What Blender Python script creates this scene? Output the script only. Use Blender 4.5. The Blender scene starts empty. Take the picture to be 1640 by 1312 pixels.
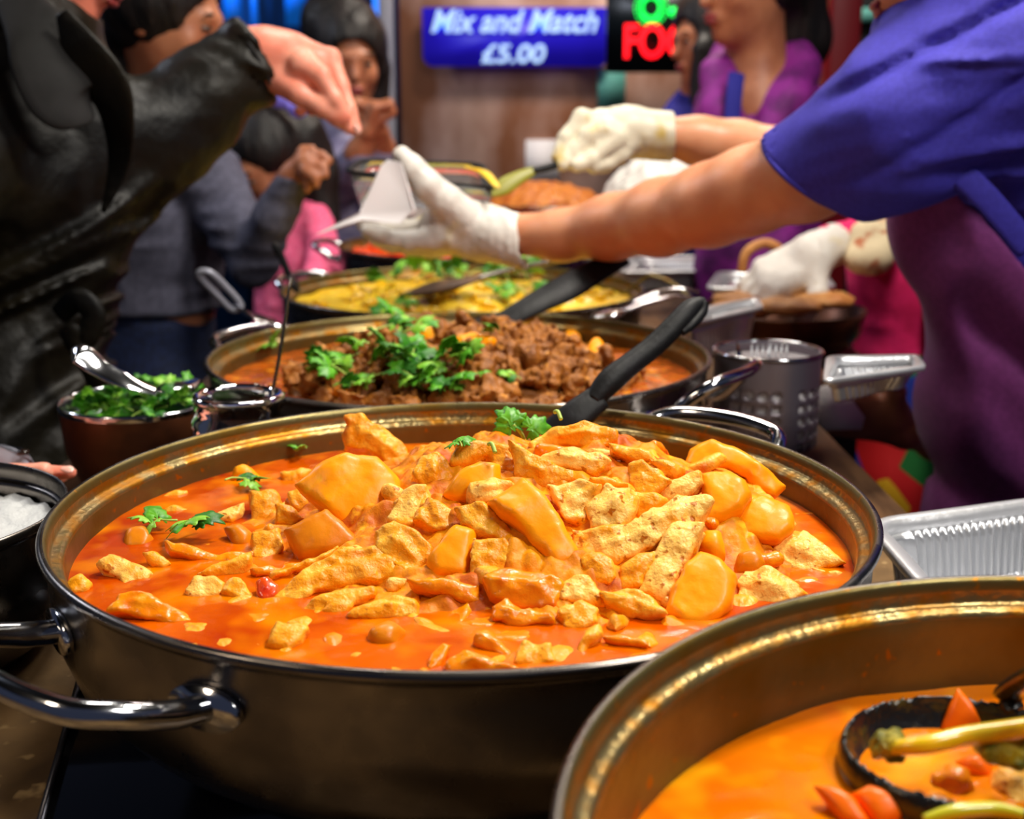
import bpy, bmesh, math, random
import numpy as np
from mathutils import Vector, Matrix

# ------------------------------------------------------------------ camera, world, lights, exposure
SC = bpy.context.scene
COL = SC.collection
FPX, PITCH, CAMZ = 1933.76, 0.238455, 1.259
cam_data = bpy.data.cameras.new('camera')
cam_data.lens = FPX / 1640 * 36.0
cam_data.sensor_width = 36.0
cam_data.clip_start = 0.02
cam_data.dof.use_dof = True
cam_data.dof.focus_distance = 0.72
cam_data.dof.aperture_fstop = 7.0
cam = bpy.data.objects.new('camera', cam_data)
cam.location = (0, 0, CAMZ)
cam.rotation_euler = (math.pi / 2 - PITCH, 0, 0)
COL.objects.link(cam)
SC.camera = cam

world = bpy.data.worlds.new('market_evening')
SC.world = world
world.use_nodes = True
world.node_tree.nodes['Background'].inputs[0].default_value = (0.10, 0.12, 0.20, 1)
world.node_tree.nodes['Background'].inputs[1].default_value = 0.25

def area_light(name, loc, target, size, power, color, size_y=None):
    d = bpy.data.lights.new(name, 'AREA')
    d.shape = 'RECTANGLE'
    d.size = size
    d.size_y = size_y or size
    d.energy = power
    d.color = color
    o = bpy.data.objects.new(name, d)
    o.location = loc
    o.rotation_euler = (Vector(target) - Vector(loc)).to_track_quat('-Z', 'Y').to_euler()
    COL.objects.link(o)
    return o

area_light('stall_and_fill_light', (0.55, 1.15, 2.35), (0.05, 0.8, 1.0), 0.30, 25, (1.0, 0.93, 0.82), 0.30)
area_light('stall_and_fill_light', (-0.25, 1.9, 2.45), (-0.1, 1.5, 1.0), 0.30, 7, (1.0, 0.94, 0.85), 0.30)
area_light('stall_and_fill_light', (0.9, 0.1, 2.3), (0.2, 0.8, 1.0), 0.35, 14, (1.0, 0.95, 0.88), 0.35)
area_light('stall_and_fill_light', (0.35, 2.9, 2.6), (0.1, 3.5, 1.3), 0.5, 26, (1.0, 0.88, 0.76), 0.3)
area_light('stall_and_fill_light', (-1.05, 0.15, 2.2), (-0.3, 0.6, 0.9), 0.25, 3.2, (1.0, 0.82, 0.62), 0.25)  # added fill from the left, not a known lamp; brightens the near counter
area_light('market_and_fill_light', (-2.3, 2.6, 2.7), (-0.7, 2.3, 1.0), 0.6, 14, (0.80, 0.85, 1.0), 0.4)
area_light('market_and_fill_light', (-1.4, 5.3, 2.9), (-1.0, 6.5, 1.6), 0.5, 40, (0.15, 0.50, 1.0), 0.3)  # added blue light without a known lamp, washes the far curtain

SC.view_settings.view_transform = 'Standard'
SC.view_settings.look = 'None'
SC.view_settings.gamma = 1.0
SC.view_settings.use_curve_mapping = False
SC.view_settings.exposure = 0.28

RIM = 1.03          # height of the big pan's rim
TABLE = 0.91        # counter top

# ------------------------------------------------------------------ helpers: photo ray -> place
SP, CP = math.sin(PITCH), math.cos(PITCH)
def ray(px, py):
    a, b = (px - 820) / FPX, (656 - py) / FPX
    return Vector((a, CP + b * SP, -SP + b * CP))
def P(px, py, Y):
    d = ray(px, py)
    return Vector((0, 0, CAMZ)) + d * (Y / d.y)
def PZ(px, py, z):
    d = ray(px, py)
    return Vector((0, 0, CAMZ)) + d * ((z - CAMZ) / d.z)
def J(px, py, Y, rpx):
    p = P(px, py, Y)
    depth = Y * CP - (p.z - CAMZ) * SP
    return (p, rpx * depth / FPX)

# ------------------------------------------------------------------ helpers: objects
def link(name, me, mat=None, parent=None, smooth=True, loc=None):
    o = bpy.data.objects.new(name, me)
    COL.objects.link(o)
    if mat is not None:
        for m in (mat if isinstance(mat, (list, tuple)) else [mat]):
            me.materials.append(m)
    if smooth:
        me.polygons.foreach_set('use_smooth', [True] * len(me.polygons))
    if loc is not None:
        o.location = loc
    if parent is not None:
        o.parent = parent
        o.location = o.location - parent.location
    return o
def mesh_np(name, V, F):
    me = bpy.data.meshes.new(name)
    V = np.asarray(V, dtype=np.float32)
    me.vertices.add(len(V)); me.vertices.foreach_set('co', V.ravel())
    if isinstance(F, np.ndarray):
        n, k = F.shape
        me.loops.add(n * k); me.loops.foreach_set('vertex_index', F.astype(np.int32).ravel())
        me.polygons.add(n)
        me.polygons.foreach_set('loop_start', np.arange(n, dtype=np.int32) * k)
        me.polygons.foreach_set('loop_total', np.full(n, k, dtype=np.int32))
    else:
        L = [i for f in F for i in f]
        me.loops.add(len(L)); me.loops.foreach_set('vertex_index', L)
        me.polygons.add(len(F))
        s = np.cumsum([0] + [len(f) for f in F])
        me.polygons.foreach_set('loop_start', s[:-1].astype(np.int32))
        me.polygons.foreach_set('loop_total', np.array([len(f) for f in F], dtype=np.int32))
    me.update(calc_edges=True); me.validate()
    return me
def obj(name, V, F, mat, parent=None, smooth=True, recenter=True):
    V = np.asarray([tuple(v) for v in V] if not isinstance(V, np.ndarray) else V, dtype=float)
    if parent is None and recenter:
        c = np.array([(V[:, 0].min() + V[:, 0].max()) / 2, (V[:, 1].min() + V[:, 1].max()) / 2, V[:, 2].min()])
        o = link(name, mesh_np(name, V - c, F), mat, None, smooth)
        o.location = tuple(c)
        return o
    if parent is not None:
        V = V - np.array(parent.location)
        o = link(name, mesh_np(name, V, F), mat, None, smooth)
        o.parent = parent
        return o
    return link(name, mesh_np(name, V, F), mat, None, smooth)
def sub(name, V, F, mat, part, smooth=True):
    """a sub-part: parent is itself a part whose own frame is its thing's frame"""
    root = part.parent
    V = np.asarray([tuple(v) for v in V] if not isinstance(V, np.ndarray) else V, dtype=float) - np.array(root.location)
    o = link(name, mesh_np(name, V, F), mat, None, smooth)
    o.parent = part
    return o
def tag(o, label=None, cat=None, group=None, kind=None):
    if label: o['label'] = label
    if cat: o['category'] = cat
    if group: o['group'] = group
    if kind: o['kind'] = kind
    return o
def thing(name, loc, label, cat, group=None):
    o = bpy.data.objects.new(name, None)
    o.empty_display_size = 0.02
    o.location = loc
    COL.objects.link(o)
    return tag(o, label, cat, group)
def copy_tree(o, parent=None):
    c = o.copy(); COL.objects.link(c)
    if parent is not None:
        c.parent = parent
    for ch in [x for x in o.children]:
        copy_tree(ch, c)
    return c

class MB:
    def __init__(s): s.V = []; s.F = []
    def add(s, V, F):
        b = len(s.V); s.V += [tuple(v) for v in V]; s.F += [tuple(b + i for i in f) for f in F]; return s
    def box(s, lo, hi):
        x0, y0, z0 = lo; x1, y1, z1 = hi
        return s.add([(x0,y0,z0),(x1,y0,z0),(x1,y1,z0),(x0,y1,z0),(x0,y0,z1),(x1,y0,z1),(x1,y1,z1),(x0,y1,z1)],
                     [(0,3,2,1),(4,5,6,7),(0,1,5,4),(1,2,6,5),(2,3,7,6),(3,0,4,7)])
    def build(s, name, mat, parent=None, smooth=False): return obj(name, s.V, s.F, mat, parent, smooth)

def spline(pts, n=8, closed=False):
    P_ = [Vector(p) for p in pts]; out = []
    m = len(P_)
    for i in range(m if closed else m - 1):
        if closed: a, b, c, d = P_[(i-1) % m], P_[i], P_[(i+1) % m], P_[(i+2) % m]
        else: a, b, c, d = P_[max(i-1, 0)], P_[i], P_[i+1], P_[min(i+2, m-1)]
        for k in range(n):
            t = k / n
            out.append(0.5 * ((2*b) + (c-a)*t + (2*a-5*b+4*c-d)*t*t + (3*b-a-3*c+d)*t**3))
    if not closed: out.append(P_[-1].copy())
    return out
def tube(pts, r, seg=12, n=8, closed=False, flat=1.0, flatdir=None):
    """r: number or list at the control points; flat<1 squashes along flatdir"""
    pts = [Vector(p) for p in pts]
    rr = r if isinstance(r, (list, tuple)) else [r] * len(pts)
    C = spline(pts, n, closed)
    R = [v.x for v in spline([Vector((q, 0, 0)) for q in rr], n, closed)]
    V, F = [], []
    up = Vector(flatdir) if flatdir is not None else Vector((0, 0, 1))
    m = len(C); prev = None
    for i, c in enumerate(C):
        t = (C[(i+1) % m] - C[i-1]) if closed else (C[min(i+1, m-1)] - C[max(i-1, 0)])
        if t.length < 1e-9: t = Vector((0, 0, 1))
        t.normalize()
        if flatdir is not None or prev is None:
            u = up - t * up.dot(t)
            if u.length < 1e-3: u = t.orthogonal()
        else:
            u = prev - t * prev.dot(t)
        u.normalize(); prev = u
        w = t.cross(u)
        for k in range(seg):
            a = 2 * math.pi * k / seg
            V.append(c + (u * math.cos(a) * flat + w * math.sin(a)) * max(R[i], 1e-5))
    for i in range(m if closed else m - 1):
        j = (i + 1) % m
        for k in range(seg):
            k2 = (k + 1) % seg
            F.append((i*seg+k, i*seg+k2, j*seg+k2, j*seg+k))
    if not closed:
        F.append(tuple(range(seg-1, -1, -1))); F.append(tuple((m-1)*seg + k for k in range(seg)))
    return V, F
def lathe(prof, c, seg=96):
    V, F = [], []
    for (r, z) in prof:
        for k in range(seg):
            a = 2 * math.pi * k / seg
            V.append((c[0] + r * math.cos(a), c[1] + r * math.sin(a), c[2] + z))
    for i in range(len(prof) - 1):
        for k in range(seg):
            k2 = (k + 1) % seg
            F.append((i*seg+k, i*seg+k2, (i+1)*seg+k2, (i+1)*seg+k))
    return V, F

# ------------------------------------------------------------------ helpers: noise and implicit surfaces
def vnoise(Q, seed=0):
    Q = np.asarray(Q, dtype=np.float64)
    I = np.floor(Q).astype(np.int64); f = Q - I; f = f * f * (3 - 2 * f)
    def h(ix, iy, iz):
        n = (ix * 374761393 + iy * 668265263 + iz * 2147483647 + seed * 974711) & 0xffffffff
        n = ((n ^ (n >> 13)) * 1274126177) & 0xffffffff
        n = (n ^ (n >> 16)) & 0xffff
        return n / 32767.5 - 1.0
    r = 0
    for dx in (0, 1):
        wx = f[..., 0] if dx else 1 - f[..., 0]
        for dy in (0, 1):
            wy = f[..., 1] if dy else 1 - f[..., 1]
            for dz in (0, 1):
                wz = f[..., 2] if dz else 1 - f[..., 2]
                r = r + wx * wy * wz * h(I[..., 0] + dx, I[..., 1] + dy, I[..., 2] + dz)
    return r
def fbm(Q, seed=0, o=3):
    return sum(vnoise(Q * 2.03 ** i, seed + i * 17) * 0.5 ** i for i in range(o))

def nets(D, origin, h):
    ins = D < 0
    nx, ny, nz = D.shape
    c = [ins[i:nx-1+i, j:ny-1+j, k:nz-1+k] for i in (0, 1) for j in (0, 1) for k in (0, 1)]
    s = sum(x.astype(np.int8) for x in c)
    act = (s > 0) & (s < 8)
    idx = np.argwhere(act)
    if len(idx) == 0: return np.zeros((0, 3)), np.zeros((0, 4), int)
    ids = -np.ones(act.shape, dtype=np.int64); ids[act] = np.arange(len(idx))
    acc = np.zeros((len(idx), 3)); cnt = np.zeros(len(idx))
    corners = [(i, j, k) for i in (0, 1) for j in (0, 1) for k in (0, 1)]
    vals = {q: D[idx[:, 0] + q[0], idx[:, 1] + q[1], idx[:, 2] + q[2]] for q in corners}
    for a in corners:
        for ax in range(3):
            if a[ax] == 0:
                b = tuple(1 if i == ax else a[i] for i in range(3))
                va, vb = vals[a], vals[b]
                m = (va < 0) != (vb < 0)
                t = np.where(m, va / np.where(m, va - vb, 1), 0)
                p = np.array(a)[None, :] + np.zeros((len(idx), 3)); p[:, ax] += t
                acc += p * m[:, None]; cnt += m
    V = (idx + acc / np.maximum(cnt, 1)[:, None]) * h + np.asarray(origin)
    F = []
    for ax in range(3):
        b, c_ = (ax + 1) % 3, (ax + 2) % 3
        sl0 = [slice(1, -1)] * 3; sl1 = [slice(1, -1)] * 3
        sl0[ax] = slice(0, -1); sl1[ax] = slice(1, None)
        s0, s1 = ins[tuple(sl0)], ins[tuple(sl1)]
        e = np.argwhere(s0 != s1)
        if len(e) == 0: continue
        flip = s0[tuple(e.T)]
        g = e.copy(); g[:, b] += 1; g[:, c_] += 1
        def cell(db, dc):
            q = g.copy(); q[:, b] += db; q[:, c_] += dc
            return ids[tuple(q.T)]
        q = np.stack([cell(-1, -1), cell(0, -1), cell(0, 0), cell(-1, 0)], 1)
        q[~flip] = q[~flip][:, ::-1]
        F.append(q)
    F = np.concatenate(F)
    F = F[(F >= 0).all(1)]
    return V, F

def cap(a, b, ra, rb, k=0.01, sq=None): return ('cap', np.array(a), np.array(b), ra, rb, k, sq)
def ell(c, r, k=0.01, R=None): return ('ell', np.array(c), np.array(r, dtype=float), k, R)
def chain(js, k=0.01, sq=None):
    return [cap(js[i][0], js[i+1][0], js[i][1], js[i+1][1], k, sq) for i in range(len(js) - 1)]
def axes(z, x=None):
    """rows: local axes; z main direction"""
    z = Vector(z).normalized()
    x = Vector(x) if x is not None else z.orthogonal()
    x = (x - z * x.dot(z)).normalized()
    y = z.cross(x)
    return np.array([x, y, z])
def sdf(prims, h, disp=None, cut=None, pad=0.012):
    lo = np.full(3, 1e9); hi = -lo
    for p in prims:
        if p[0] == 'cap':
            for q, r in ((p[1], p[3]), (p[2], p[4])):
                lo = np.minimum(lo, q - r); hi = np.maximum(hi, q + r)
        else:
            r = p[2].max() if p[4] is not None else p[2]
            lo = np.minimum(lo, p[1] - r); hi = np.maximum(hi, p[1] + r)
    lo -= pad + 2 * h; hi += pad + 2 * h
    n = np.ceil((hi - lo) / h).astype(int) + 1
    D = np.full(n, 0.05 + 3 * h, dtype=np.float64)
    ax = [lo[i] + np.arange(n[i]) * h for i in range(3)]
    for p in prims:
        k = p[5] if p[0] == 'cap' else p[3]
        m = 0.02 + 1.2 * k + 2 * h
        if p[0] == 'cap':
            l = np.minimum(p[1] - p[3], p[2] - p[4]) - m; u = np.maximum(p[1] + p[3], p[2] + p[4]) + m
        else:
            r = p[2].max() if p[4] is not None else p[2]
            l = p[1] - r - m; u = p[1] + r + m
        i0 = np.maximum(((l - lo) / h).astype(int), 0); i1 = np.minimum(((u - lo) / h).astype(int) + 2, n)
        X = np.stack(np.meshgrid(*[ax[i][i0[i]:i1[i]] for i in range(3)], indexing='ij'), -1)
        if p[0] == 'cap':
            _, a, b, ra, rb, k, sq = p
            X = X - a; ba = b - a
            if sq is not None:
                nv, s = np.array(Vector(sq[0]).normalized()), sq[1]
                X = X + (X @ nv)[..., None] * nv * (s - 1); ba = ba + (ba @ nv) * nv * (s - 1)
            t = np.clip((X @ ba) / max(ba @ ba, 1e-12), 0, 1)
            d = np.linalg.norm(X - t[..., None] * ba, axis=-1) - (ra + (rb - ra) * t)
            if sq is not None: d = d / math.sqrt(max(sq[1], 1))
        else:
            _, c, r, k, R = p
            X = X - c
            if R is not None: X = X @ np.asarray(R).T
            k0 = np.linalg.norm(X / r, axis=-1); k1 = np.linalg.norm(X / r ** 2, axis=-1)
            d = np.where(k0 > 1e-6, k0 * (k0 - 1) / np.maximum(k1, 1e-9), -r.min())
        s_ = tuple(slice(i0[i], i1[i]) for i in range(3))
        A = D[s_]
        hh = np.maximum(k - np.abs(A - d), 0) / max(k, 1e-9)
        D[s_] = np.minimum(A, d) - hh * hh * k * 0.25
    near = np.abs(D) < 0.03 + h
    if disp is not None:
        q = np.argwhere(near); X = lo + q * h
        D[near] += disp(X)
    if cut is not None:
        q = np.argwhere(near | (D < 0)); X = lo + q * h
        m = near | (D < 0)
        D[m] = np.maximum(D[m], cut(X))
    return nets(D, lo, h)
def blob(name, prims, h, mat, parent=None, disp=None, cut=None):
    V, F = sdf(prims, h, disp, cut)
    return obj(name, V, F, mat, parent)

# ------------------------------------------------------------------ helpers: materials
def lin(c):
    return tuple((x / 12.92 if x <= 0.04045 else ((x + 0.055) / 1.055) ** 2.4) for x in [v / 255 for v in c]) + (1,)
def mat(name, col, rough=0.5, metal=0.0, col2=None, scale=20.0, mix=(0.4, 0.6), bump=0.0, bscale=None, bdist=0.002,
        sss=0.0, coat=0.0, spec=0.5, emit=None, estr=0.0, trans=0.0, ior=1.45, alpha=1.0, stretch=None, col3=None, scale3=80.0, mix3=(0.62, 0.70),
        sheen=0.0, aniso=0.0, rough2=None, detail=4.0):
    m = bpy.data.materials.new(name); m.use_nodes = True
    nt = m.node_tree; N = nt.nodes; L = nt.links
    b = N['Principled BSDF']
    b.inputs['Base Color'].default_value = lin(col)
    b.inputs['Roughness'].default_value = rough
    b.inputs['Metallic'].default_value = metal
    b.inputs['Specular IOR Level'].default_value = spec
    b.inputs['IOR'].default_value = ior
    b.inputs['Transmission Weight'].default_value = trans
    b.inputs['Alpha'].default_value = alpha
    b.inputs['Coat Weight'].default_value = coat
    b.inputs['Coat Roughness'].default_value = 0.06
    b.inputs['Sheen Weight'].default_value = sheen
    b.inputs['Anisotropic'].default_value = aniso
    if sss:
        b.inputs['Subsurface Weight'].default_value = sss
        b.inputs['Subsurface Radius'].default_value = (1.0, 0.45, 0.15)
        b.inputs['Subsurface Scale'].default_value = 0.006
    if emit:
        b.inputs['Emission Color'].default_value = lin(emit); b.inputs['Emission Strength'].default_value = estr
    tc = N.new('ShaderNodeTexCoord'); mp = N.new('ShaderNodeMapping'); L.new(tc.outputs['Object'], mp.inputs[0])
    if stretch: mp.inputs['Scale'].default_value = stretch
    def noise(sc, det=detail):
        n = N.new('ShaderNodeTexNoise'); n.inputs['Scale'].default_value = sc; n.inputs['Detail'].default_value = det
        L.new(mp.outputs[0], n.inputs[0]); return n
    last = None
    if col2:
        n = noise(scale); r = N.new('ShaderNodeMapRange'); r.inputs[1].default_value, r.inputs[2].default_value = mix
        L.new(n.outputs[0], r.inputs[0])
        x = N.new('ShaderNodeMix'); x.data_type = 'RGBA'; x.inputs[6].default_value = lin(col); x.inputs[7].default_value = lin(col2)
        L.new(r.outputs[0], x.inputs[0]); last = x.outputs[2]
        if rough2 is not None:
            y = N.new('ShaderNodeMix'); y.inputs[2].default_value = rough; y.inputs[3].default_value = rough2
            L.new(r.outputs[0], y.inputs[0]); L.new(y.outputs[0], b.inputs['Roughness'])
    if col3:
        n = noise(scale3, 2.0); r = N.new('ShaderNodeMapRange'); r.inputs[1].default_value, r.inputs[2].default_value = mix3
        L.new(n.outputs[0], r.inputs[0])
        x = N.new('ShaderNodeMix'); x.data_type = 'RGBA'; x.inputs[7].default_value = lin(col3)
        if last is not None: L.new(last, x.inputs[6])
        else: x.inputs[6].default_value = lin(col)
        L.new(r.outputs[0], x.inputs[0]); last = x.outputs[2]
    if last is not None: L.new(last, b.inputs['Base Color'])
    if bump:
        n = noise(bscale or scale, 5.0); bp = N.new('ShaderNodeBump')
        bp.inputs['Strength'].default_value = bump; bp.inputs['Distance'].default_value = bdist
        L.new(n.outputs[0], bp.inputs['Height']); L.new(bp.outputs[0], b.inputs['Normal'])
    return m

M = {}
M['steel'] = mat('brushed_steel', (128, 121, 115), 0.22, 1.0, rough2=0.34, col2=(112, 106, 100), scale=30)
M['chrome'] = mat('polished_steel', (205, 207, 212), 0.12, 1.0)
M['stained'] = mat('curry_stained_steel', (108, 98, 60), 0.34, 0.75, col2=(98, 76, 20), scale=22, mix=(0.4, 0.7), col3=(150, 96, 10), scale3=90, mix3=(0.66, 0.72), rough2=0.5, bump=0.15, bscale=160)
M['bead'] = mat('oily_rim_step', (150, 132, 88), 0.28, 0.85, col2=(150, 98, 18), scale=45, mix=(0.42, 0.6), bump=0.35, bscale=220, rough2=0.45)
M['foil'] = mat('aluminium_foil', (214, 216, 220), 0.32, 0.82, bump=0.25, bscale=60, bdist=0.003)
M['foil_flat'] = mat('aluminium_foil_rim', (228, 229, 232), 0.36, 0.75, bump=0.3, bscale=120)
M['sauce'] = mat('orange_red_sauce', (208, 90, 0), 0.15, 0, col2=(172, 48, 0), scale=11, mix=(0.42, 0.60), col3=(232, 130, 0), scale3=26, mix3=(0.48, 0.70), bump=0.5, bscale=45, bdist=0.0025, spec=0.45)
M['heap'] = mat('chicken_bits_in_sauce', (226, 140, 4), 0.5, 0, col2=(184, 82, 0), scale=34, mix=(0.46, 0.62), col3=(244, 170, 26), scale3=70, bump=0.8, bscale=120, spec=0.25)
M['chicken'] = mat('curried_chicken', (238, 150, 8), 0.36, 0, col2=(252, 192, 60), scale=60, mix=(0.44, 0.62), col3=(208, 92, 0), scale3=30, mix3=(0.52, 0.68), bump=0.8, bscale=170, bdist=0.0025, spec=0.4)
M['chicken_pale'] = mat('pale_curried_chicken', (252, 200, 96), 0.36, 0, col2=(242, 156, 14), scale=45, mix=(0.45, 0.60), col3=(190, 110, 10), scale3=200, mix3=(0.62, 0.68), bump=0.8, bscale=180, bdist=0.0025, spec=0.4)
M['chicken_deep'] = mat('sauce_coated_chicken', (232, 128, 2), 0.26, 0, col2=(244, 160, 14), scale=50, mix=(0.45, 0.62), col3=(204, 76, 0), scale3=34, mix3=(0.50, 0.66), bump=0.7, bscale=120, spec=0.5)
M['potato'] = mat('curried_potato', (255, 164, 0), 0.38, 0, col2=(250, 148, 0), scale=20, col3=(255, 182, 10), scale3=40, bump=0.25, bscale=110, spec=0.35)
M['potato_dark'] = mat('browned_potato', (222, 132, 4), 0.36, 0, col2=(204, 110, 2), scale=26, bump=0.25, bscale=110, spec=0.35)
M['tomato'] = mat('tomato_flesh', (214, 52, 10), 0.25, 0, col2=(236, 96, 14), scale=60, bump=0.4, bscale=120, sss=0.2, coat=0.5)
M['leaf'] = mat('coriander_green', (96, 170, 26), 0.42, 0, col2=(56, 132, 20), scale=90, mix=(0.4, 0.62), bump=0.3, bscale=200, sss=0.0)
M['leaf_dark'] = mat('coriander_dark_green', (52, 122, 22), 0.42, 0, col2=(30, 92, 18), scale=80, bump=0.3, bscale=200)
M['leaf_pale'] = mat('coriander_pale_green', (146, 196, 60), 0.42, 0, col2=(104, 172, 38), scale=80, bump=0.3, bscale=200)
M['stem'] = mat('coriander_stem', (170, 200, 90), 0.4)
M['meat'] = mat('braised_meat', (164, 100, 34), 0.45, 0, col2=(120, 66, 18), scale=50, mix=(0.4, 0.62), col3=(206, 138, 54), scale3=110, bump=0.9, bscale=170, bdist=0.004, spec=0.35)
M['meat_sauce'] = mat('brown_orange_sauce', (196, 96, 20), 0.2, 0, col2=(150, 66, 14), scale=22, col3=(222, 140, 30), scale3=50, bump=0.4, bscale=90, coat=0.4)
M['yellow'] = mat('yellow_korma', (238, 188, 20), 0.3, 0, col2=(248, 212, 66), scale=24, mix=(0.4, 0.62), col3=(206, 140, 8), scale3=50, bump=0.4, bscale=80, sss=0.1, coat=0.2)
M['red_dish'] = mat('red_pepper_dish', (236, 84, 6), 0.3, 0, col2=(216, 46, 2), scale=45, col3=(246, 170, 90), scale3=60, bump=0.5, bscale=90)
M['onion'] = mat('pale_onion', (236, 196, 176), 0.35, 0, col2=(222, 120, 120), scale=50, coat=0.2)
M['veg_sauce'] = mat('vegetable_curry_sauce', (228, 124, 0), 0.15, 0, col2=(212, 96, 0), scale=12, col3=(240, 158, 10), scale3=26, mix3=(0.5, 0.7), bump=0.3, bscale=50, spec=0.45)
M['carrot'] = mat('carrot', (252, 120, 0), 0.35, 0, col2=(240, 96, 0), scale=40, spec=0.35)
M['broccoli_stem'] = mat('curried_broccoli_stem', (236, 190, 10), 0.28, 0, col2=(196, 170, 14), scale=50, sss=0.2, coat=0.4)
M['broccoli'] = mat('curried_broccoli_floret', (168, 148, 14), 0.4, 0, col2=(90, 96, 14), scale=90, bump=0.8, bscale=300, bdist=0.004)
M['green_bean'] = mat('green_bean', (188, 184, 20), 0.28, 0, coat=0.4)
M['black_plastic'] = mat('black_nylon', (9, 10, 12), 0.5, 0, col2=(16, 16, 20), scale=60, bump=0.2, bscale=150, spec=0.25)
M['black_dirty'] = mat('black_nylon_with_curry', (22, 24, 26), 0.25, 0, col2=(70, 60, 20), scale=70, mix=(0.55, 0.66), bump=0.6, bscale=160, coat=0.4)
M['hob'] = mat('black_glass', (5, 5, 7), 0.10, 0, coat=0.3)
M['hob_edge'] = mat('grey_hob_edge', (70, 70, 76), 0.3, 0.8)
M['counter'] = mat('worn_brown_counter', (150, 118, 76), 0.5, 0, col2=(88, 66, 42), scale=14, mix=(0.35, 0.65), col3=(184, 152, 104), scale3=60, bump=0.4, bscale=90)
M['wood'] = mat('worn_wood', (108, 76, 48), 0.55, 0, col2=(80, 54, 32), scale=10, stretch=(6, 1, 1), bump=0.2)
M['skin'] = mat('skin', (226, 160, 120), 0.42, 0, col2=(214, 140, 100), scale=18, bump=0.08, bscale=200, sss=0.25)
M['skin_pink'] = mat('pink_skin', (238, 160, 136), 0.42, 0, col2=(226, 132, 108), scale=24, bump=0.08, bscale=200, sss=0.25)
M['skin_tan'] = mat('tan_skin', (186, 122, 88), 0.45, 0, col2=(164, 100, 70), scale=18, sss=0.2)
M['skin_brown'] = mat('brown_skin', (166, 108, 80), 0.45, 0, col2=(144, 88, 62), scale=18)
M['lips'] = mat('lips', (150, 62, 60), 0.35)
M['eye'] = mat('eye_white', (120, 104, 96), 0.4)
M['iris'] = mat('dark_iris', (30, 18, 12), 0.15)
M['nail'] = mat('fingernail', (240, 180, 164), 0.25, coat=0.3)
M['glove'] = mat('latex_glove', (218, 212, 204), 0.45, 0, col2=(228, 224, 216), scale=14, col3=(212, 190, 120), scale3=16, mix3=(0.64, 0.76), bump=0.35, bscale=50, bdist=0.004)
M['glove_stain'] = mat('curry_stained_glove', (222, 214, 190), 0.45, 0, col2=(206, 176, 80), scale=16, mix=(0.54, 0.66), bump=0.3, bscale=50, bdist=0.004)
M['shirt'] = mat('indigo_jersey', (54, 46, 162), 0.8, 0, col2=(48, 40, 150), scale=200, bump=0.05, bscale=900)
M['apron'] = mat('plum_apron_cloth', (124, 48, 118), 0.8, 0, col2=(114, 42, 108), scale=150, bump=0.05, bscale=900, sheen=0.1)
M['leather'] = mat('black_leather', (6, 6, 6), 0.48, 0, col2=(20, 16, 6), scale=6, bump=0.5, bscale=60, bdist=0.004, spec=0.28)
M['leather_trim'] = mat('grey_black_suede', (30, 30, 31), 0.7, 0, col2=(18, 18, 18), scale=20)
M['hair'] = mat('black_hair', (9, 6, 6), 0.5, 0, col2=(24, 16, 14), scale=60, stretch=(1, 1, 0.15), bump=0.6, bscale=140, bdist=0.004)
M['sweater'] = mat('grey_knit', (88, 88, 106), 0.85, 0, col2=(76, 76, 92), scale=90, bump=0.3, bscale=400, spec=0.2)
M['jeans'] = mat('dark_denim', (22, 36, 74), 0.8, 0, col2=(14, 24, 52), scale=120)
M['pink_fleece'] = mat('pink_fleece', (246, 92, 140), 0.9, 0, col2=(250, 120, 160), scale=120, bump=0.5, bscale=200)
M['magenta'] = mat('magenta_cloth', (226, 26, 104), 0.8, 0, col2=(212, 18, 92), scale=60)
M['purple'] = mat('purple_scarf_cloth', (140, 32, 140), 0.7, 0, col2=(96, 18, 100), scale=20, bump=0.4, bscale=40)
M['blue_cloth'] = mat('royal_blue_cloth', (36, 36, 140), 0.8)
M['pale_jacket'] = mat('lavender_grey_jacket', (146, 142, 172), 0.8, 0, col2=(110, 106, 140), scale=16)
M['dark_cloth'] = mat('dark_cloth', (20, 18, 24), 0.85)
M['scarf_pattern'] = mat('cream_patterned_scarf', (214, 196, 160), 0.8, 0, col2=(176, 98, 60), scale=30, mix=(0.48, 0.58))
M['paper'] = mat('white_paper', (236, 232, 234), 0.8, 0, bump=0.1, bscale=60)
M['clear'] = mat('clear_plastic', (235, 238, 240), 0.08, 0, trans=0.92, ior=1.3)
M['glass'] = mat('jar_glass', (245, 245, 240), 0.03, 0, trans=1.0, ior=1.45)
M['dark_sauce'] = mat('chilli_oil', (60, 18, 6), 0.12, 0, coat=0.5)
M['rice'] = mat('white_rice', (196, 198, 198), 0.5, 0, bump=0.4, bscale=240, bdist=0.004)
M['noodles'] = mat('golden_noodles', (214, 130, 44), 0.35, 0, col2=(180, 92, 24), scale=40, bump=0.8, bscale=110, bdist=0.006)
M['bowl_wood'] = mat('copper_brown_bowl', (104, 60, 36), 0.35, 0.5, col2=(70, 38, 24), scale=16)
M['bread'] = mat('baked_bread', (206, 146, 84), 0.6, 0, col2=(170, 106, 52), scale=22, bump=0.3)
M['wall'] = mat('brown_marbled_board', (150, 98, 70), 0.5, 0, col2=(230, 194, 180), scale=4, mix=(0.42, 0.66), stretch=(1, 1, 0.55), detail=8, spec=0.2)
M['dark_wall'] = mat('dark_wall', (10, 9, 12), 0.8)
M['blue_lit_wall'] = mat('blue_lit_curtain', (14, 60, 110), 0.7, 0, col2=(6, 20, 50), scale=5, stretch=(3, 1, 0.3))  # blue of the lighting is put into the curtain's base colour
M['post'] = mat('grey_steel_post', (150, 152, 166), 0.4, 0.3)
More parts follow.
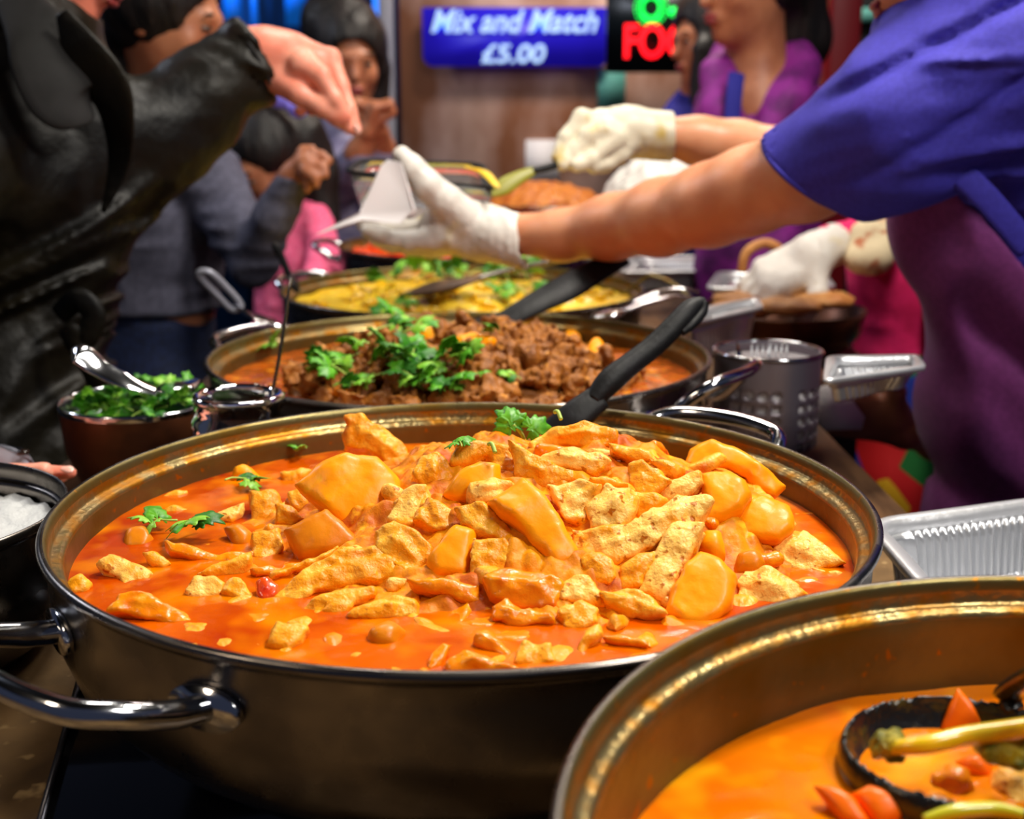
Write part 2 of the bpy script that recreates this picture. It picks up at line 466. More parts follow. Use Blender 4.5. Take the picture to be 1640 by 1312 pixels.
M['red_post'] = mat('dark_red_post', (120, 14, 22), 0.35)
M['sign_blue'] = mat('backlit_blue_sign', (34, 24, 190), 0.4, emit=(36, 22, 196), estr=0.22)
M['sign_text'] = mat('backlit_lettering', (170, 205, 245), 0.4, emit=(160, 196, 245), estr=0.45)
M['led_panel'] = mat('led_panel_black', (6, 12, 16), 0.3)
M['led_red'] = mat('red_led', (255, 0, 20), 0.4, emit=(255, 0, 22), estr=1.5)
M['led_green'] = mat('green_led', (0, 255, 90), 0.4, emit=(20, 255, 90), estr=1.1)
M['teal_paper'] = mat('teal_poster', (96, 170, 160), 0.7)
M['blue_lamp'] = mat('blue_strip_light', (20, 120, 220), 0.4, emit=(16, 96, 190), estr=0.35)
M['cup_steel'] = mat('satin_dark_steel', (168, 158, 166), 0.42, 0.9)
M['olive'] = mat('curry_smeared_green', (140, 138, 36), 0.4)
M['floor'] = mat('dark_paving', (30, 28, 28), 0.6, 0, col2=(20, 19, 19), scale=6)

# ------------------------------------------------------------------ setting
rng = random.Random(7)
def slab(poly, z0, z1):
    n = len(poly)
    V = [(x, y, z0) for x, y in poly] + [(x, y, z1) for x, y in poly]
    F = [tuple(range(n - 1, -1, -1)), tuple(range(n, 2 * n))] + [(i, (i+1) % n, n + (i+1) % n, n + i) for i in range(n)]
    return V, F
tag(obj('floor', *slab([(-6, -1), (6, -1), (6, 9), (-6, 9)], -0.05, 0.0), M['floor'], smooth=False), kind='structure')
x_, y_ = P(645, 300, 3.9).x, 3.9
tag(obj('wall_back', *slab([(x_, 3.9), (P(1310, 300, 3.9).x, 3.9), (P(1310, 300, 3.9).x, 3.96), (x_, 3.96)], 0, 2.9), M['wall'], smooth=False), kind='structure')
tag(obj('wall_right', *slab([(P(1312, 300, 3.9).x, 3.7), (3.4, 3.7), (3.4, 3.76), (P(1312, 300, 3.9).x, 3.76)], 0, 2.9), M['dark_wall'], smooth=False), kind='structure')
tag(obj('wall_far', *slab([(-5.5, 6.5), (x_, 6.5), (x_, 6.56), (-5.5, 6.56)], 0, 3.4), M['blue_lit_wall'], smooth=False), kind='structure')
tag(obj('ceiling', *slab([(-5.5, -0.5), (3.4, -0.5), (3.4, 6.5), (-5.5, 6.5)], 3.4, 3.46), M['dark_wall'], smooth=False), kind='structure')

# counters
def counter(poly, mt, label, h=0.045):
    c = (sum(p[0] for p in poly) / len(poly), sum(p[1] for p in poly) / len(poly))
    t = thing('counter', (c[0], c[1], 0), label, 'counter')
    obj('countertop', *slab(poly, TABLE - h, TABLE), mt, t, smooth=False)
    q = [(c[0] + (x - c[0]) * 0.93, c[1] + (y - c[1]) * 0.93) for x, y in poly]
    obj('base', *slab(q, 0.0, TABLE - h), M['dark_cloth'], t, smooth=False)
    return t
counter([(-0.75, 0.12), (0.62, 0.12), (0.62, 0.70), (0.46, 0.99), (-0.56, 0.99)], M['counter'], 'worn brown counter under the chicken curry pan and black hob')
counter([(-0.47, 1.0), (0.357, 1.0), (0.357, 1.60), (-0.45, 1.60)], M['wood'], 'worn wooden counter under the brown meat curry pan and cutlery cup')
counter([(-0.42, 1.61), (0.52, 1.61), (0.53, 1.98), (0.36, 2.12), (0.33, 2.98), (-0.36, 2.98), (-0.37, 2.5)], M['wood'], 'wooden counter under the yellow curry pan, farthest stretch of the stall')

HOBZ = 0.925
a_, b_ = PZ(120, 1138, HOBZ), PZ(68, 1330, HOBZ)
dx, dy = (a_.x - b_.x), (a_.y - b_.y)
top_ = (a_.x + dx * 2.2, a_.y + dy * 2.2)
t = thing('hob', (0.1, 0.55, TABLE), 'black glass hob under the big chicken curry pan', 'hob')
poly = [(b_.x, b_.y), (0.47, b_.y), (0.47, 0.57), (0.26, 0.62), (0.24, 0.96), (top_[0] + 0.06, 0.96), (a_.x + dx * 1.2, a_.y + dy * 1.2)]
obj('glass_plate', *slab(poly, TABLE + 0.001, HOBZ), M['hob'], t, smooth=False)
e = 0.004
obj('edge_trim', *slab([(b_.x - e, b_.y), (b_.x - 0.0005, b_.y), (a_.x + dx - 0.0005, a_.y + dy), (a_.x + dx - e, a_.y + dy)], TABLE + 0.001, HOBZ + 0.001), M['hob_edge'], t, smooth=False)

# ------------------------------------------------------------------ pans
def pan(name, label, cx, cy, rim, R, H, handles, mats=('steel', 'stained', 'bead')):
    s = R / 0.25
    t = thing(name, (cx, cy, rim - H), label, 'pan')
    pr = [(0.001, -H + .003), (.17, -H + .003), (.200, -H + .008), (.222, -H + .022), (.2345, -H + .045), (.2362, -.022), (.2364, -.0165),
          (.2372, -.0140), (.2395, -.0128), (.2428, -.0124), (.2440, -.0108), (.2443, -.006), (.2450, -.002), (.2466, 0), (.2488, 0), (.2502, -.0015), (.2504, -.004),
          (.2490, -.0058), (.2470, -.0062), (.2462, -.009), (.2458, -.020), (.2452, -.045), (.243, -H + .050), (.236, -H + .030), (.222, -H + .012), (.196, -H + .002), (.17, -H), (.001, -H)]
    pr = [(r * s if True else r, z) for r, z in pr]
    V, F = lathe(pr, (cx, cy, rim), 160)
    seg = 160
    o = obj('body', V, F, [M[mats[0]], M[mats[1]], M[mats[2]]], t)
    mi = []
    for i in range(len(pr) - 1):
        k = 1 if i < 6 else (2 if i < 11 else (1 if i < 13 else 0))
        mi += [k] * seg
    o.data.polygons.foreach_set('material_index', mi)
    for (az, zu, w) in handles:
        a = math.radians(az)
        u = Vector((math.cos(a), math.sin(a), 0)); v = Vector((-math.sin(a), math.cos(a), 0))
        def L(r, q, z): return Vector((cx, cy, rim)) + u * r + v * q + Vector((0, 0, z))
        e0 = math.sqrt(max((R - .003) ** 2 - w * w, 0)) + .001
        pts = [L(e0, -w, -.030), L(e0 + .018, -w, -.026), L(e0 + .040, -w * .96, -.016 + zu * .6), L(R + .048, -w * .72, -.010 + zu), L(R + .056, 0, -.008 + zu),
               L(R + .048, w * .72, -.010 + zu), L(e0 + .040, w * .96, -.016 + zu * .6), L(e0 + .018, w, -.026), L(e0, w, -.030)]
        h = obj('handle', *tube(pts, [.0066, .0066, .0062, .0060, .0060, .0060, .0062, .0066, .0066], 14, 8), M['chrome'], t)
        for sgn in (-1, 1):
            q = MB()
            c = L(e0 + .0005, sgn * w, -.030); ang = math.atan2((c - Vector((cx, cy, c.z))).y, (c - Vector((cx, cy, c.z))).x)
            nu = Vector((math.cos(ang), math.sin(ang), 0)); nv = Vector((-nu.y, nu.x, 0))
            ring = []
            for k in range(20):
                an = 2 * math.pi * k / 20
                ring.append(c + nv * (.020 * math.cos(an)) + Vector((0, 0, .011 * math.sin(an))))
            V = [p - nu * .003 for p in ring] + [p + nu * .0012 for p in ring]
            F = [tuple(range(19, -1, -1)), tuple(range(20, 40))] + [(i, (i+1) % 20, 20 + (i+1) % 20, 20 + i) for i in range(20)]
            sub('mounting_plate', V, F, M['chrome'], h, smooth=False)
    return t
PAN1 = (-0.0293, 0.7190); PAN0 = (0.231, 0.310); PAN2 = (-0.055, 1.256); PAN3 = (-0.074, 1.820); PAN4 = (-0.085, 2.42)
Z1, Z0, Z2, Z3, Z4 = RIM, RIM + .021, RIM - .012, RIM - .022, RIM - .018
pan('curry_pan', 'large steel pan of orange chicken and potato curry, centre of the counter', *PAN1, Z1, .25, Z1 - HOBZ, [(48, 0.0, .062), (229, -.004, .064)])
pan('curry_pan', 'steel pan of vegetable curry with black ladle, nearest and cut by the corner', *PAN0, Z0, .22, Z0 - HOBZ, [])
pan('curry_pan', 'steel pan of brown meat curry topped with coriander, behind the chicken pan', *PAN2, Z2, .263, Z2 - TABLE, [(-32, .020, .066), (148, 0.0, .066)])
pan('curry_pan', 'steel pan of yellow curry, behind the brown meat curry', *PAN3, Z3, .274, Z3 - TABLE, [(150, .004, .066)])
pan('curry_pan', 'farthest steel pan, with red pepper curry, behind the yellow curry', *PAN4, Z4, .262, Z4 - TABLE, [(170, .006, .06)])

# curry surfaces
def surface(name, label, cat, c, z, R, mt, amp=.0006, fr=30, mound=None, rings=110, seg=300, kind='stuff', seed=1):
    r = np.linspace(0, 1, rings + 1)[1:] * R
    a = np.arange(seg) * 2 * math.pi / seg
    X = np.concatenate([[0], (r[:, None] * np.cos(a)).ravel()]) + c[0]
    Y = np.concatenate([[0], (r[:, None] * np.sin(a)).ravel()]) + c[1]
    Q = np.stack([X, Y, np.zeros_like(X)], -1)
    Z = z + amp * fbm(Q * fr, seed, 3)
    if mound is not None: Z = np.maximum(Z, mound(X, Y))
    V = np.stack([X, Y, Z], -1)
    i = np.arange(rings - 1)[:, None] * seg + np.arange(seg)[None, :] + 1
    j = np.arange(rings - 1)[:, None] * seg + (np.arange(seg)[None, :] + 1) % seg + 1
    F = [tuple(x) for x in np.stack([i, i + seg, j + seg, j], -1).reshape(-1, 4)]
    F += [(0, 1 + k, 1 + (k + 1) % seg) for k in range(seg)]
    return tag(obj(name, V, F, mt), label, cat, kind=kind)
def smooth(t): t = np.clip(t, 0, 1); return t * t * (3 - 2 * t)
S1 = Z1 - .030
def mound1(X, Y, rough=True):
    """the heap of chicken: high at the back middle, sinking to the sauce at the front and left"""
    X = np.asarray(X, float); Y = np.asarray(Y, float)
    u = (X - .030) / .215; v = np.where(Y > .765, (Y - .765) / .135, (Y - .765) / .19)
    r = np.sqrt(u * u + v * v)
    h = .050 * smooth((1.0 - r) / .75)
    u2 = (X + .05) / .26; v2 = (Y - .66) / .22
    h = h + .009 * smooth((1.05 - np.sqrt(u2 * u2 + v2 * v2)) / .4)
    return S1 - .004 + h
def heap1(X, Y):
    Q = np.stack([X, Y, 0 * X], -1)
    h = mound1(X, Y) - .010
    f = smooth((h - S1 + .012) / .012)
    return h + f * (.005 * fbm(Q * 55, 3, 3) + .004 * np.abs(vnoise(Q * 90, 9)))
surface('curry_sauce', 'glossy orange-red sauce filling the big chicken curry pan', 'sauce', PAN1, S1, .2362, M['sauce'])
hs = surface('curry_heap', 'sauce-covered small bits of chicken under the larger chunks', 'curry', PAN1, S1 - .02, .20, M['heap'], mound=heap1, rings=150, seg=360)

def hit(px, py, fn, zmin, ymax=9.0):
    """where the photo ray meets a height field"""
    d = ray(px, py)
    lo_t = 0.25 / d.y
    p0 = Vector((0, 0, CAMZ))
    t = lo_t
    while t < 4 / d.y:
        p = p0 + d * t
        if (ymax < 1 and p.x > .05 and p.y > PAN1[1] + .02 and math.hypot(p.x - PAN1[0], p.y - PAN1[1]) > .188) or p.y >= ymax or p.z <= max(float(fn(p.x, p.y)), zmin): return p
        t += .0015
    return PZ(px, py, zmin)

def poly_sdf(Q, poly):
    n = len(poly); d = np.full(Q.shape[:-1], 1e9); s = np.ones(Q.shape[:-1])
    for i in range(n):
        a, b = poly[i], poly[i - 1]
        e = b - a; w = Q - a
        t = np.clip((w @ e) / max(e @ e, 1e-12), 0, 1)
        q = w - t[..., None] * e
        d = np.minimum(d, (q ** 2).sum(-1))
        c1 = Q[..., 1] >= a[1]; c2 = Q[..., 1] < b[1]; c3 = e[0] * w[..., 1] > e[1] * w[..., 0]
        fl = (c1 & c2 & c3) | (~c1 & ~c2 & ~c3)
        s = np.where(fl, -s, s)
    return s * np.sqrt(d)
def chunk_mesh(poly, thick, rnd, namp, fib, seed, h=.0016, taper=.35, plateau=.35, dome=0.0):
    """a morsel: rounded, noisy body over a 2D outline (local x, y), z = thickness"""
    poly = np.asarray(poly)
    lo = np.r_[poly.min(0) - .006, -thick / 2 - .006]; hi = np.r_[poly.max(0) + .006, thick / 2 + .006]
    n = np.ceil((hi - lo) / h).astype(int) + 1
    X = np.stack(np.meshgrid(*[lo[i] + np.arange(n[i]) * h for i in range(3)], indexing='ij'), -1)
    # wobble the outline a little so that no edge is ruler straight
    W = X[:, :, 0, :2] + .0012 * np.stack([vnoise(np.c_[X[:, :, 0, :2].reshape(-1, 2) * 90, np.zeros(n[0]*n[1])], seed + i).reshape(n[0], n[1]) for i in (5, 6)], -1)
    d2 = poly_sdf(W, poly)[:, :, None] + rnd
    ext = max(min(hi[0] - lo[0], hi[1] - lo[1]) * plateau, .004)
    th = thick / 2 * (1 - taper * (1 - smooth(-d2 / ext)))
    if dome:
        R2 = (poly ** 2).sum(1).max()
        th = th * (1 - dome * np.minimum((X[..., :2] ** 2).sum(-1) / R2, 1))
    wz = np.abs(X[..., 2] + .12 * thick * vnoise(X * 60, seed + 3)) - th + rnd
    d = np.minimum(np.maximum(d2, wz), 0) + np.sqrt(np.maximum(d2, 0) ** 2 + np.maximum(wz, 0) ** 2) - rnd
    d = d + namp * fbm(X * 110, seed, 3) + fib * vnoise(X * np.array([60, 260, 160]), seed + 8)
    d[0], d[-1], d[:, 0], d[:, -1], d[:, :, 0], d[:, :, -1] = .01, .01, .01, .01, .01, .01
    return nets(d, lo, h)
def area_(p): return 0.5 * sum(p[i][0]*p[(i+1) % len(p)][1] - p[(i+1) % len(p)][0]*p[i][1] for i in range(len(p)))
def morsel(name, label, cat, outline, fn, zmin, mt, thick=.016, lift=0.0, up=1.0, tocam=1.0, rnd=.0035, namp=.0012, fib=.0008, group=None, seed=0, h=.0016, yaw=0.0):
    cx = sum(p[0] for p in outline) / len(outline); cy = sum(p[1] for p in outline) / len(outline)
    c = hit(cx, cy, fn, zmin, .85 if zmin == S1 else 9.0); c.z += lift
    view = (Vector((0, 0, CAMZ)) - c).normalized()
    n = (Vector((yaw, 0, 1)) * up + view * tocam).normalized()
    # local axes: long direction of the outline first
    pts = []
    for (px, py) in outline:
        d = ray(px, py); p0 = Vector((0, 0, CAMZ))
        tt = (c - p0).dot(n) / d.dot(n)
        pts.append(p0 + d * tt)
    m = Vector((0, 0, 0))
    for p in pts: m += p
    m /= len(pts)
    e1 = max(((p - m) for p in pts), key=lambda v: v.length).normalized()
    e1 = (e1 - n * e1.dot(n)).normalized(); e2 = n.cross(e1)
    poly = [((p - m).dot(e1), (p - m).dot(e2)) for p in pts]
    if area_(poly) < 0: poly = poly[::-1]
    V, F = chunk_mesh(poly, thick, rnd, namp, fib, seed, h, .35 if fib else 0.0, .35, 0.0 if fib else .55)
    B = np.array([e1, e2, n]); o3 = np.array(m) - np.array(n) * thick * .45
    V = V @ B + o3
    return tag(obj(name, V, F, mt), label, cat, group)

ZO = {1: (40, 640), 2: (440, 640), 3: (860, 640)}
def zz(z, s):
    ox, oy = ZO[z]
    v = [float(x) for x in s.replace(',', ' ').split()]
    q = [(ox + v[i] / 2.929, oy + v[i+1] / 2.929) for i in range(0, len(v), 2)]
    mx, my = sum(p[0] for p in q) / len(q), sum(p[1] for p in q) / len(q)
    return [(mx + (x - mx) * 1.10, my + (y - my) * 1.10) for x, y in q]
C, PT = 'chicken_piece', 'potato_piece'
H = [
 # name, zoom, outline, material, thickness, lift, up, tocam, label
 (C,2,'335 85 410 75 500 125 590 190 640 300 690 370 600 370 540 290 430 230 345 210','chicken',.022,.004,.3,1,'pointed chicken chunk standing up behind the big domed potato'),
 (PT,2,'115 385 200 310 330 250 470 265 560 350 590 440 520 530 460 605 390 610 310 545 240 500 170 440','potato',.022,.010,.5,1,'largest domed potato piece, top of the heap towards the left'),
 (PT,2,'50 595 240 510 310 560 410 665 300 715 130 725','potato_dark',.020,.0,.5,1,'browned potato slab half under the big domed potato'),
 (C,2,'480 590 560 560 660 600 720 680 740 740 690 820 600 780 540 720 485 690','chicken',.022,.006,.6,1,'knuckle shaped chicken chunk below the big domed potato'),
 (PT,2,'850 570 950 600 930 700 905 820 740 820 730 740 780 640','potato',.020,.003,.5,1,'small wedge of potato in the middle of the heap, beside red spots'),
 (C,2,'930 650 1080 640 1130 700 1120 770 1000 830 910 820','chicken',.020,.003,.7,1,'ragged chicken piece leaning on the middle potato wedge'),
 (PT,2,'1010 460 1165 355 1260 440 1350 570 1410 680 1410 740 1310 800 1280 750 1180 610 1080 530','potato',.022,.010,.5,1,'long potato wedge standing upright at the middle of the heap'),
 (C,2,'860 490 960 470 1060 540 1160 620 1290 760 1130 770 1050 640 900 570','chicken',.018,.003,.6,1,'long chicken strip running under the upright potato wedge'),
 (C,2,'590 395 700 390 730 440 700 500 640 560 520 545 560 470','chicken_pale',.020,.006,.6,1,'knobbly chicken chunk right beside the big domed potato'),
 (C,2,'720 450 800 480 850 540 830 600 740 600 660 550','chicken',.018,.002,.6,1,'small chicken chunk between the knobbly chunk and the middle wedge'),
 (C,2,'690 240 760 225 820 280 830 350 780 420 700 400 660 330','chicken',.022,.003,.5,1,'lumpy chicken chunk just right of the pointed one'),
 (PT,2,'790 420 870 340 960 275 1060 290 1040 420 940 460 850 455','potato',.018,.0,.5,1,'potato piece tucked behind the round pale chicken ball'),
 (C,2,'910 370 1020 345 1110 370 1060 440 950 465 900 430','chicken_pale',.020,.006,.6,1,'round pale chicken ball near the top middle of the heap'),
 (C,2,'865 170 1000 180 1100 200 1160 260 1130 350 1020 330 1010 240 900 280 830 290','chicken',.022,.002,.5,1,'torn chicken piece at the back top of the heap, below the coriander leaf'),
 (C,2,'1110 190 1240 250 1390 310 1390 360 1250 390 1150 340','chicken',.020,.003,.5,1,'chicken slice sloping right below the single coriander leaf'),
 (C,2,'1210 190 1300 130 1460 90 1590 140 1590 190 1480 220 1340 200 1230 260','chicken',.022,.003,.4,1,'highest chicken piece of the heap, against the black spoon'),
 (C,2,'1210 270 1340 220 1520 230 1570 280 1480 330 1400 310 1270 300','chicken_pale',.018,.004,.6,1,'pale chicken shred just below the highest piece'),
 (C,2,'5 890 150 780 300 700 480 680 570 790 540 830 330 850 200 880 100 950 20 930','chicken',.018,.007,.7,1,'broad chicken slice with visible grain at the front left of the heap'),
 (C,2,'0 790 160 740 290 655 300 690 160 770 0 820','chicken',.012,.008,.8,1,'thin pointed chicken sliver behind the broad grained slice'),
 (C,2,'100 970 190 900 330 870 460 870 480 920 360 940 340 1000 200 980','chicken',.016,.004,.8,1,'curled chicken strip just in front of the broad grained slice'),
 (C,2,'350 990 440 930 560 895 650 920 670 980 600 1000 470 1010','chicken',.016,.006,.8,1,'smooth chicken strip at the front of the heap above the grey-green potato'),
 (PT,2,'440 1060 540 1010 600 1060 580 1140 480 1160 430 1110','potato_dark',.018,.002,.8,1,'dull translucent potato cube half sunk at the front of the pan'),
 (C,2,'640 830 800 840 950 850 970 930 860 920 720 890','chicken_deep',.014,.003,.8,1,'flat sauce-coated strip in front of the middle potato wedge'),
 (C,2,'985 830 1060 780 1250 790 1340 850 1310 960 1200 950 1030 900','chicken_deep',.016,.004,.9,1,'wide flat sauce-coated chicken piece in front of the long wedge'),
 (C,2,'1340 860 1400 800 1480 795 1500 860 1540 930 1420 930 1360 920','chicken_pale',.016,.006,.8,1,'square-topped pale chicken chunk right of the wide flat piece'),
 (C,2,'1330 970 1440 925 1520 960 1500 1020 1400 1060 1350 1040','chicken',.016,.005,.8,1,'rounded chicken chunk just in front of the square-topped pale one'),
 (C,2,'1010 950 1090 930 1280 990 1300 1020 1180 1040 1030 1010','chicken_deep',.014,.004,.9,1,'long sunk chicken strip left of the rounded front chunk'),
 (C,2,'940 1070 1000 1060 1060 1120 1110 1170 1080 1190 960 1130','chicken_deep',.014,.004,.9,1,'small bent chicken strip afloat at the front middle of the pan'),
 (C,2,'1130 1150 1180 1110 1300 1130 1300 1220 1220 1240 1130 1210','chicken',.016,.003,.9,1,'blocky chicken chunk afloat near the front rim'),
 (C,2,'810 1200 900 1160 1000 1190 1130 1240 1000 1265 830 1265','chicken_deep',.014,.004,.9,1,'broad chicken piece touching the front rim of the pan'),
 (C,2,'720 1200 790 1110 830 1130 780 1230 720 1260','chicken_deep',.012,.003,.9,1,'narrow chicken sliver left of the broad piece at the front rim'),
 (C,3,'60 400 180 370 300 390 260 460 220 540 130 540 90 460','chicken_pale',.020,.006,.7,1,'blocky herb-flecked chicken chunk right of the upright potato wedge'),
 (C,3,'230 490 330 390 450 390 475 440 450 500 400 580 260 580','chicken_pale',.022,.009,.7,1,'neat cube of chicken, in front of the smaller diced pieces'),
 (C,3,'430 290 500 270 570 330 620 360 540 430 480 430 430 370','chicken',.020,.005,.6,1,'faceted chicken cube up behind the neat cube'),
 (C,3,'560 410 640 350 750 310 770 370 700 430 610 470','chicken_pale',.020,.006,.6,1,'knobbly chicken end beside the yellow upper right potatoes'),
 (C,3,'180 590 300 590 440 560 560 490 640 430 770 430 810 460 740 560 640 610 520 680 380 740 290 690 190 680','chicken_pale',.018,.010,.7,1,'long curved pale chicken strip, longest piece of the heap'),
 (C,3,'620 570 700 565 770 590 740 680 680 780 640 880 580 920 490 880 520 770 570 680','chicken_pale',.018,.011,.7,1,'pale speckled chicken strip pointing down, beside the front right potato'),
 (PT,3,'760 680 860 740 930 810 910 920 840 1010 770 1070 690 1040 625 960 640 860 700 760','potato',.020,.012,.8,1,'oval potato slice at the front right of the pan'),
 (PT,3,'700 290 740 210 830 180 940 220 1060 300 1160 370 1110 430 1000 430 980 350 900 320 760 330','potato',.022,.006,.5,1,'long potato slab at the upper right, nearest the back rim'),
 (PT,3,'770 340 900 320 980 370 1000 430 960 500 880 550 810 585 730 570 800 470','potato',.022,.010,.6,1,'potato slice leaning in front of the upper right slab'),
 (PT,3,'870 590 900 530 960 470 1060 430 1180 460 1200 530 1190 580 1130 640 900 640','potato',.022,.008,.8,1,'rounded potato piece with a red fleck at the far right of the heap'),
 (PT,3,'770 590 870 600 880 700 840 740 760 680','potato',.018,.004,.8,1,'small squarish potato block between the speckled strip and the right potato'),
 (C,3,'1130 600 1170 575 1220 620 1250 590 1340 660 1430 750 1330 770 1250 800 1170 760 1115 720','chicken_pale',.016,.006,.8,1,'split pale chicken piece alone in sauce near the right rim'),
 (PT,3,'920 800 950 710 1030 690 1070 750 1040 790','potato_dark',.014,.005,.9,1,'half sunk potato end between the oval slice and the right rim'),
 (C,3,'950 850 980 790 1090 780 1180 820 1240 880 1180 930 1110 950 950 910','chicken_pale',.016,.006,.9,1,'grainy pale chicken piece right of the oval potato slice'),
 (C,3,'1300 780 1400 790 1500 820 1470 850 1350 830','chicken_pale',.010,.004,1,1,'narrow pale chicken tip nearly sunk beside the right rim'),
 (C,3,'200 710 260 690 350 740 370 800 340 840 270 830 210 760','chicken',.020,.005,.7,1,'angular chicken chunk below the longest pale strip'),
 (C,3,'380 760 470 700 560 690 530 760 490 850 400 860','chicken',.016,.003,.7,1,'chicken shred between the angular chunk and the speckled strip'),
 (C,3,'310 900 430 865 520 900 610 990 530 1000 400 980 340 940','chicken',.014,.006,.9,1,'ridged chicken piece just below the speckled strip'),
 (C,3,'300 1100 400 1080 520 1110 520 1140 380 1130','chicken_deep',.010,.003,1,1,'thin chicken strip in sauce below the oval potato slice'),
 (C,3,'330 1230 430 1180 550 1190 540 1215 400 1235','chicken_deep',.010,.003,1,1,'flat chicken piece at the front rim beside the nearer pan'),
 (C,3,'180 1180 230 1060 290 1040 320 1090 240 1130 220 1200','chicken',.012,.004,.9,1,'hook-shaped chicken shred afloat at the front right'),
 (C,3,'240 350 330 350 420 380 330 400 260 390','chicken',.014,.006,.7,1,'small chicken flake above the neat cube'),
 (C,3,'460 440 560 430 610 460 560 510 470 530','chicken',.016,.003,.7,1,'small chicken cube shaded right of the neat cube'),
 (C,3,'530 260 620 280 690 310 640 350 580 330','chicken',.014,.003,.6,1,'chicken tip between the faceted cube and the back sauce'),
 (C,3,'340 200 430 210 520 220 550 280 450 270 360 240','chicken',.016,.003,.5,1,'short chicken shred right of the highest piece'),
 (PT,1,'965 370 975 310 1025 290 1110 350 1060 375','potato',.014,.004,.5,1,'small potato corner poking out of sauce at the back left'),
 (C,1,'1060 420 1170 415 1200 450 1180 560 1130 600 1040 600 1070 500','chicken',.020,.006,.5,1,'upright chicken block at the left end of the heap'),
 (C,1,'1180 480 1260 490 1310 550 1270 580 1180 570','chicken',.016,.004,.5,1,'wedge of chicken right of the upright block'),
 (C,1,'1230 430 1290 410 1330 470 1320 530 1250 500','chicken',.016,.003,.5,1,'small upright chicken bit left of the big domed potato'),
 (C,1,'1070 610 1190 590 1205 690 1150 740 1060 730','chicken',.016,.003,.5,1,'lower chicken block directly below the upright block'),
 (PT,1,'930 590 1000 570 1060 620 1060 700 990 690','potato_dark',.014,.002,.5,1,'dark potato corner left of the stacked chicken blocks'),
 (C,1,'900 520 1010 480 1015 530 980 570 920 550','chicken_pale',.012,.004,.7,1,'small chicken scrap under the left coriander sprig'),
 (C,1,'635 450 700 415 755 420 700 480 650 490','chicken',.012,.004,.8,1,'small curled chicken scrap farthest back left in the sauce'),
 (C,1,'650 495 700 490 810 520 740 560 660 540','chicken',.010,.004,.9,1,'low chicken scrap above the left coriander sprig'),
 (C,1,'335 740 400 710 500 740 580 790 570 830 500 850 450 865 440 810 370 780','chicken_pale',.014,.006,.9,1,'bent boomerang-shaped chicken piece afloat at the left'),
 (C,1,'185 850 260 800 320 840 280 880 210 890','chicken',.012,.005,.9,1,'chicken cube afloat nearest the left rim'),
 (C,1,'750 870 800 815 890 815 925 840 910 890 860 915 780 900','chicken_pale',.016,.007,.9,1,'single chicken cube afloat left of the tomato bit'),
 (C,1,'400 980 450 900 550 890 640 940 740 980 785 1020 750 1050 620 1020 500 1000','chicken_deep',.014,.006,1,1,'long sauce-coated chicken piece at the front left near the rim'),
 (C,1,'680 655 760 660 900 700 1050 690 1055 720 960 760 850 740 700 700','chicken_deep',.014,.004,.9,1,'long sauce-coated strip in front of the left coriander sprig'),
 (C,1,'820 800 880 760 1000 720 1055 710 1050 760 960 800 870 820','chicken',.014,.007,.9,1,'ridged chicken strip between the long coated strip and floating cube'),
 (C,1,'930 880 960 820 1010 830 1060 900 1000 930','chicken',.012,.004,.9,1,'small chicken bit just right of the floating cube'),
 (C,1,'1130 1110 1190 1020 1330 1050 1300 1120 1230 1160','chicken',.016,.006,.9,1,'lone bright chicken cube afloat at the front left'),
 (C,1,'550 700 620 700 690 750 640 770 580 740','chicken',.010,.004,.9,1,'small chicken scrap right above the boomerang piece'),
 (PT,1,'450 690 480 580 560 570 600 640 560 710','potato_dark',.012,.002,1,1,'sauce-coated potato lump half sunk at the back left'),
 (C,1,'1060 780 1200 750 1330 740 1250 800 1100 810','chicken_deep',.012,.004,.9,1,'chicken strip in sauce left of the broad grained slice'),
 ('tomato_piece',1,'1080 850 1150 830 1200 860 1180 910 1120 935 1080 900','tomato',.012,.004,.9,1,'red tomato bit in sauce left of the broad grained slice'),
 (C,1,'1210 330 1300 310 1350 320 1280 400 1220 380','chicken',.014,.003,.6,1,'chicken scrap behind the big domed potato, under green flecks'),
]
for i, (nm, z, s, mt, th, lf, up, tc, lb) in enumerate(H):
    pot = nm == PT
    morsel(nm, lb, {'chicken_piece': 'chicken', 'potato_piece': 'potato', 'tomato_piece': 'tomato'}[nm], zz(z, s), mound1, S1, M[mt], th * 1.2, lf, up, tc,
           rnd=.0056 if pot else .003, namp=.0007 if pot else .0016, fib=.0 if pot else .0009, seed=i * 7 + 1, h=.0014)

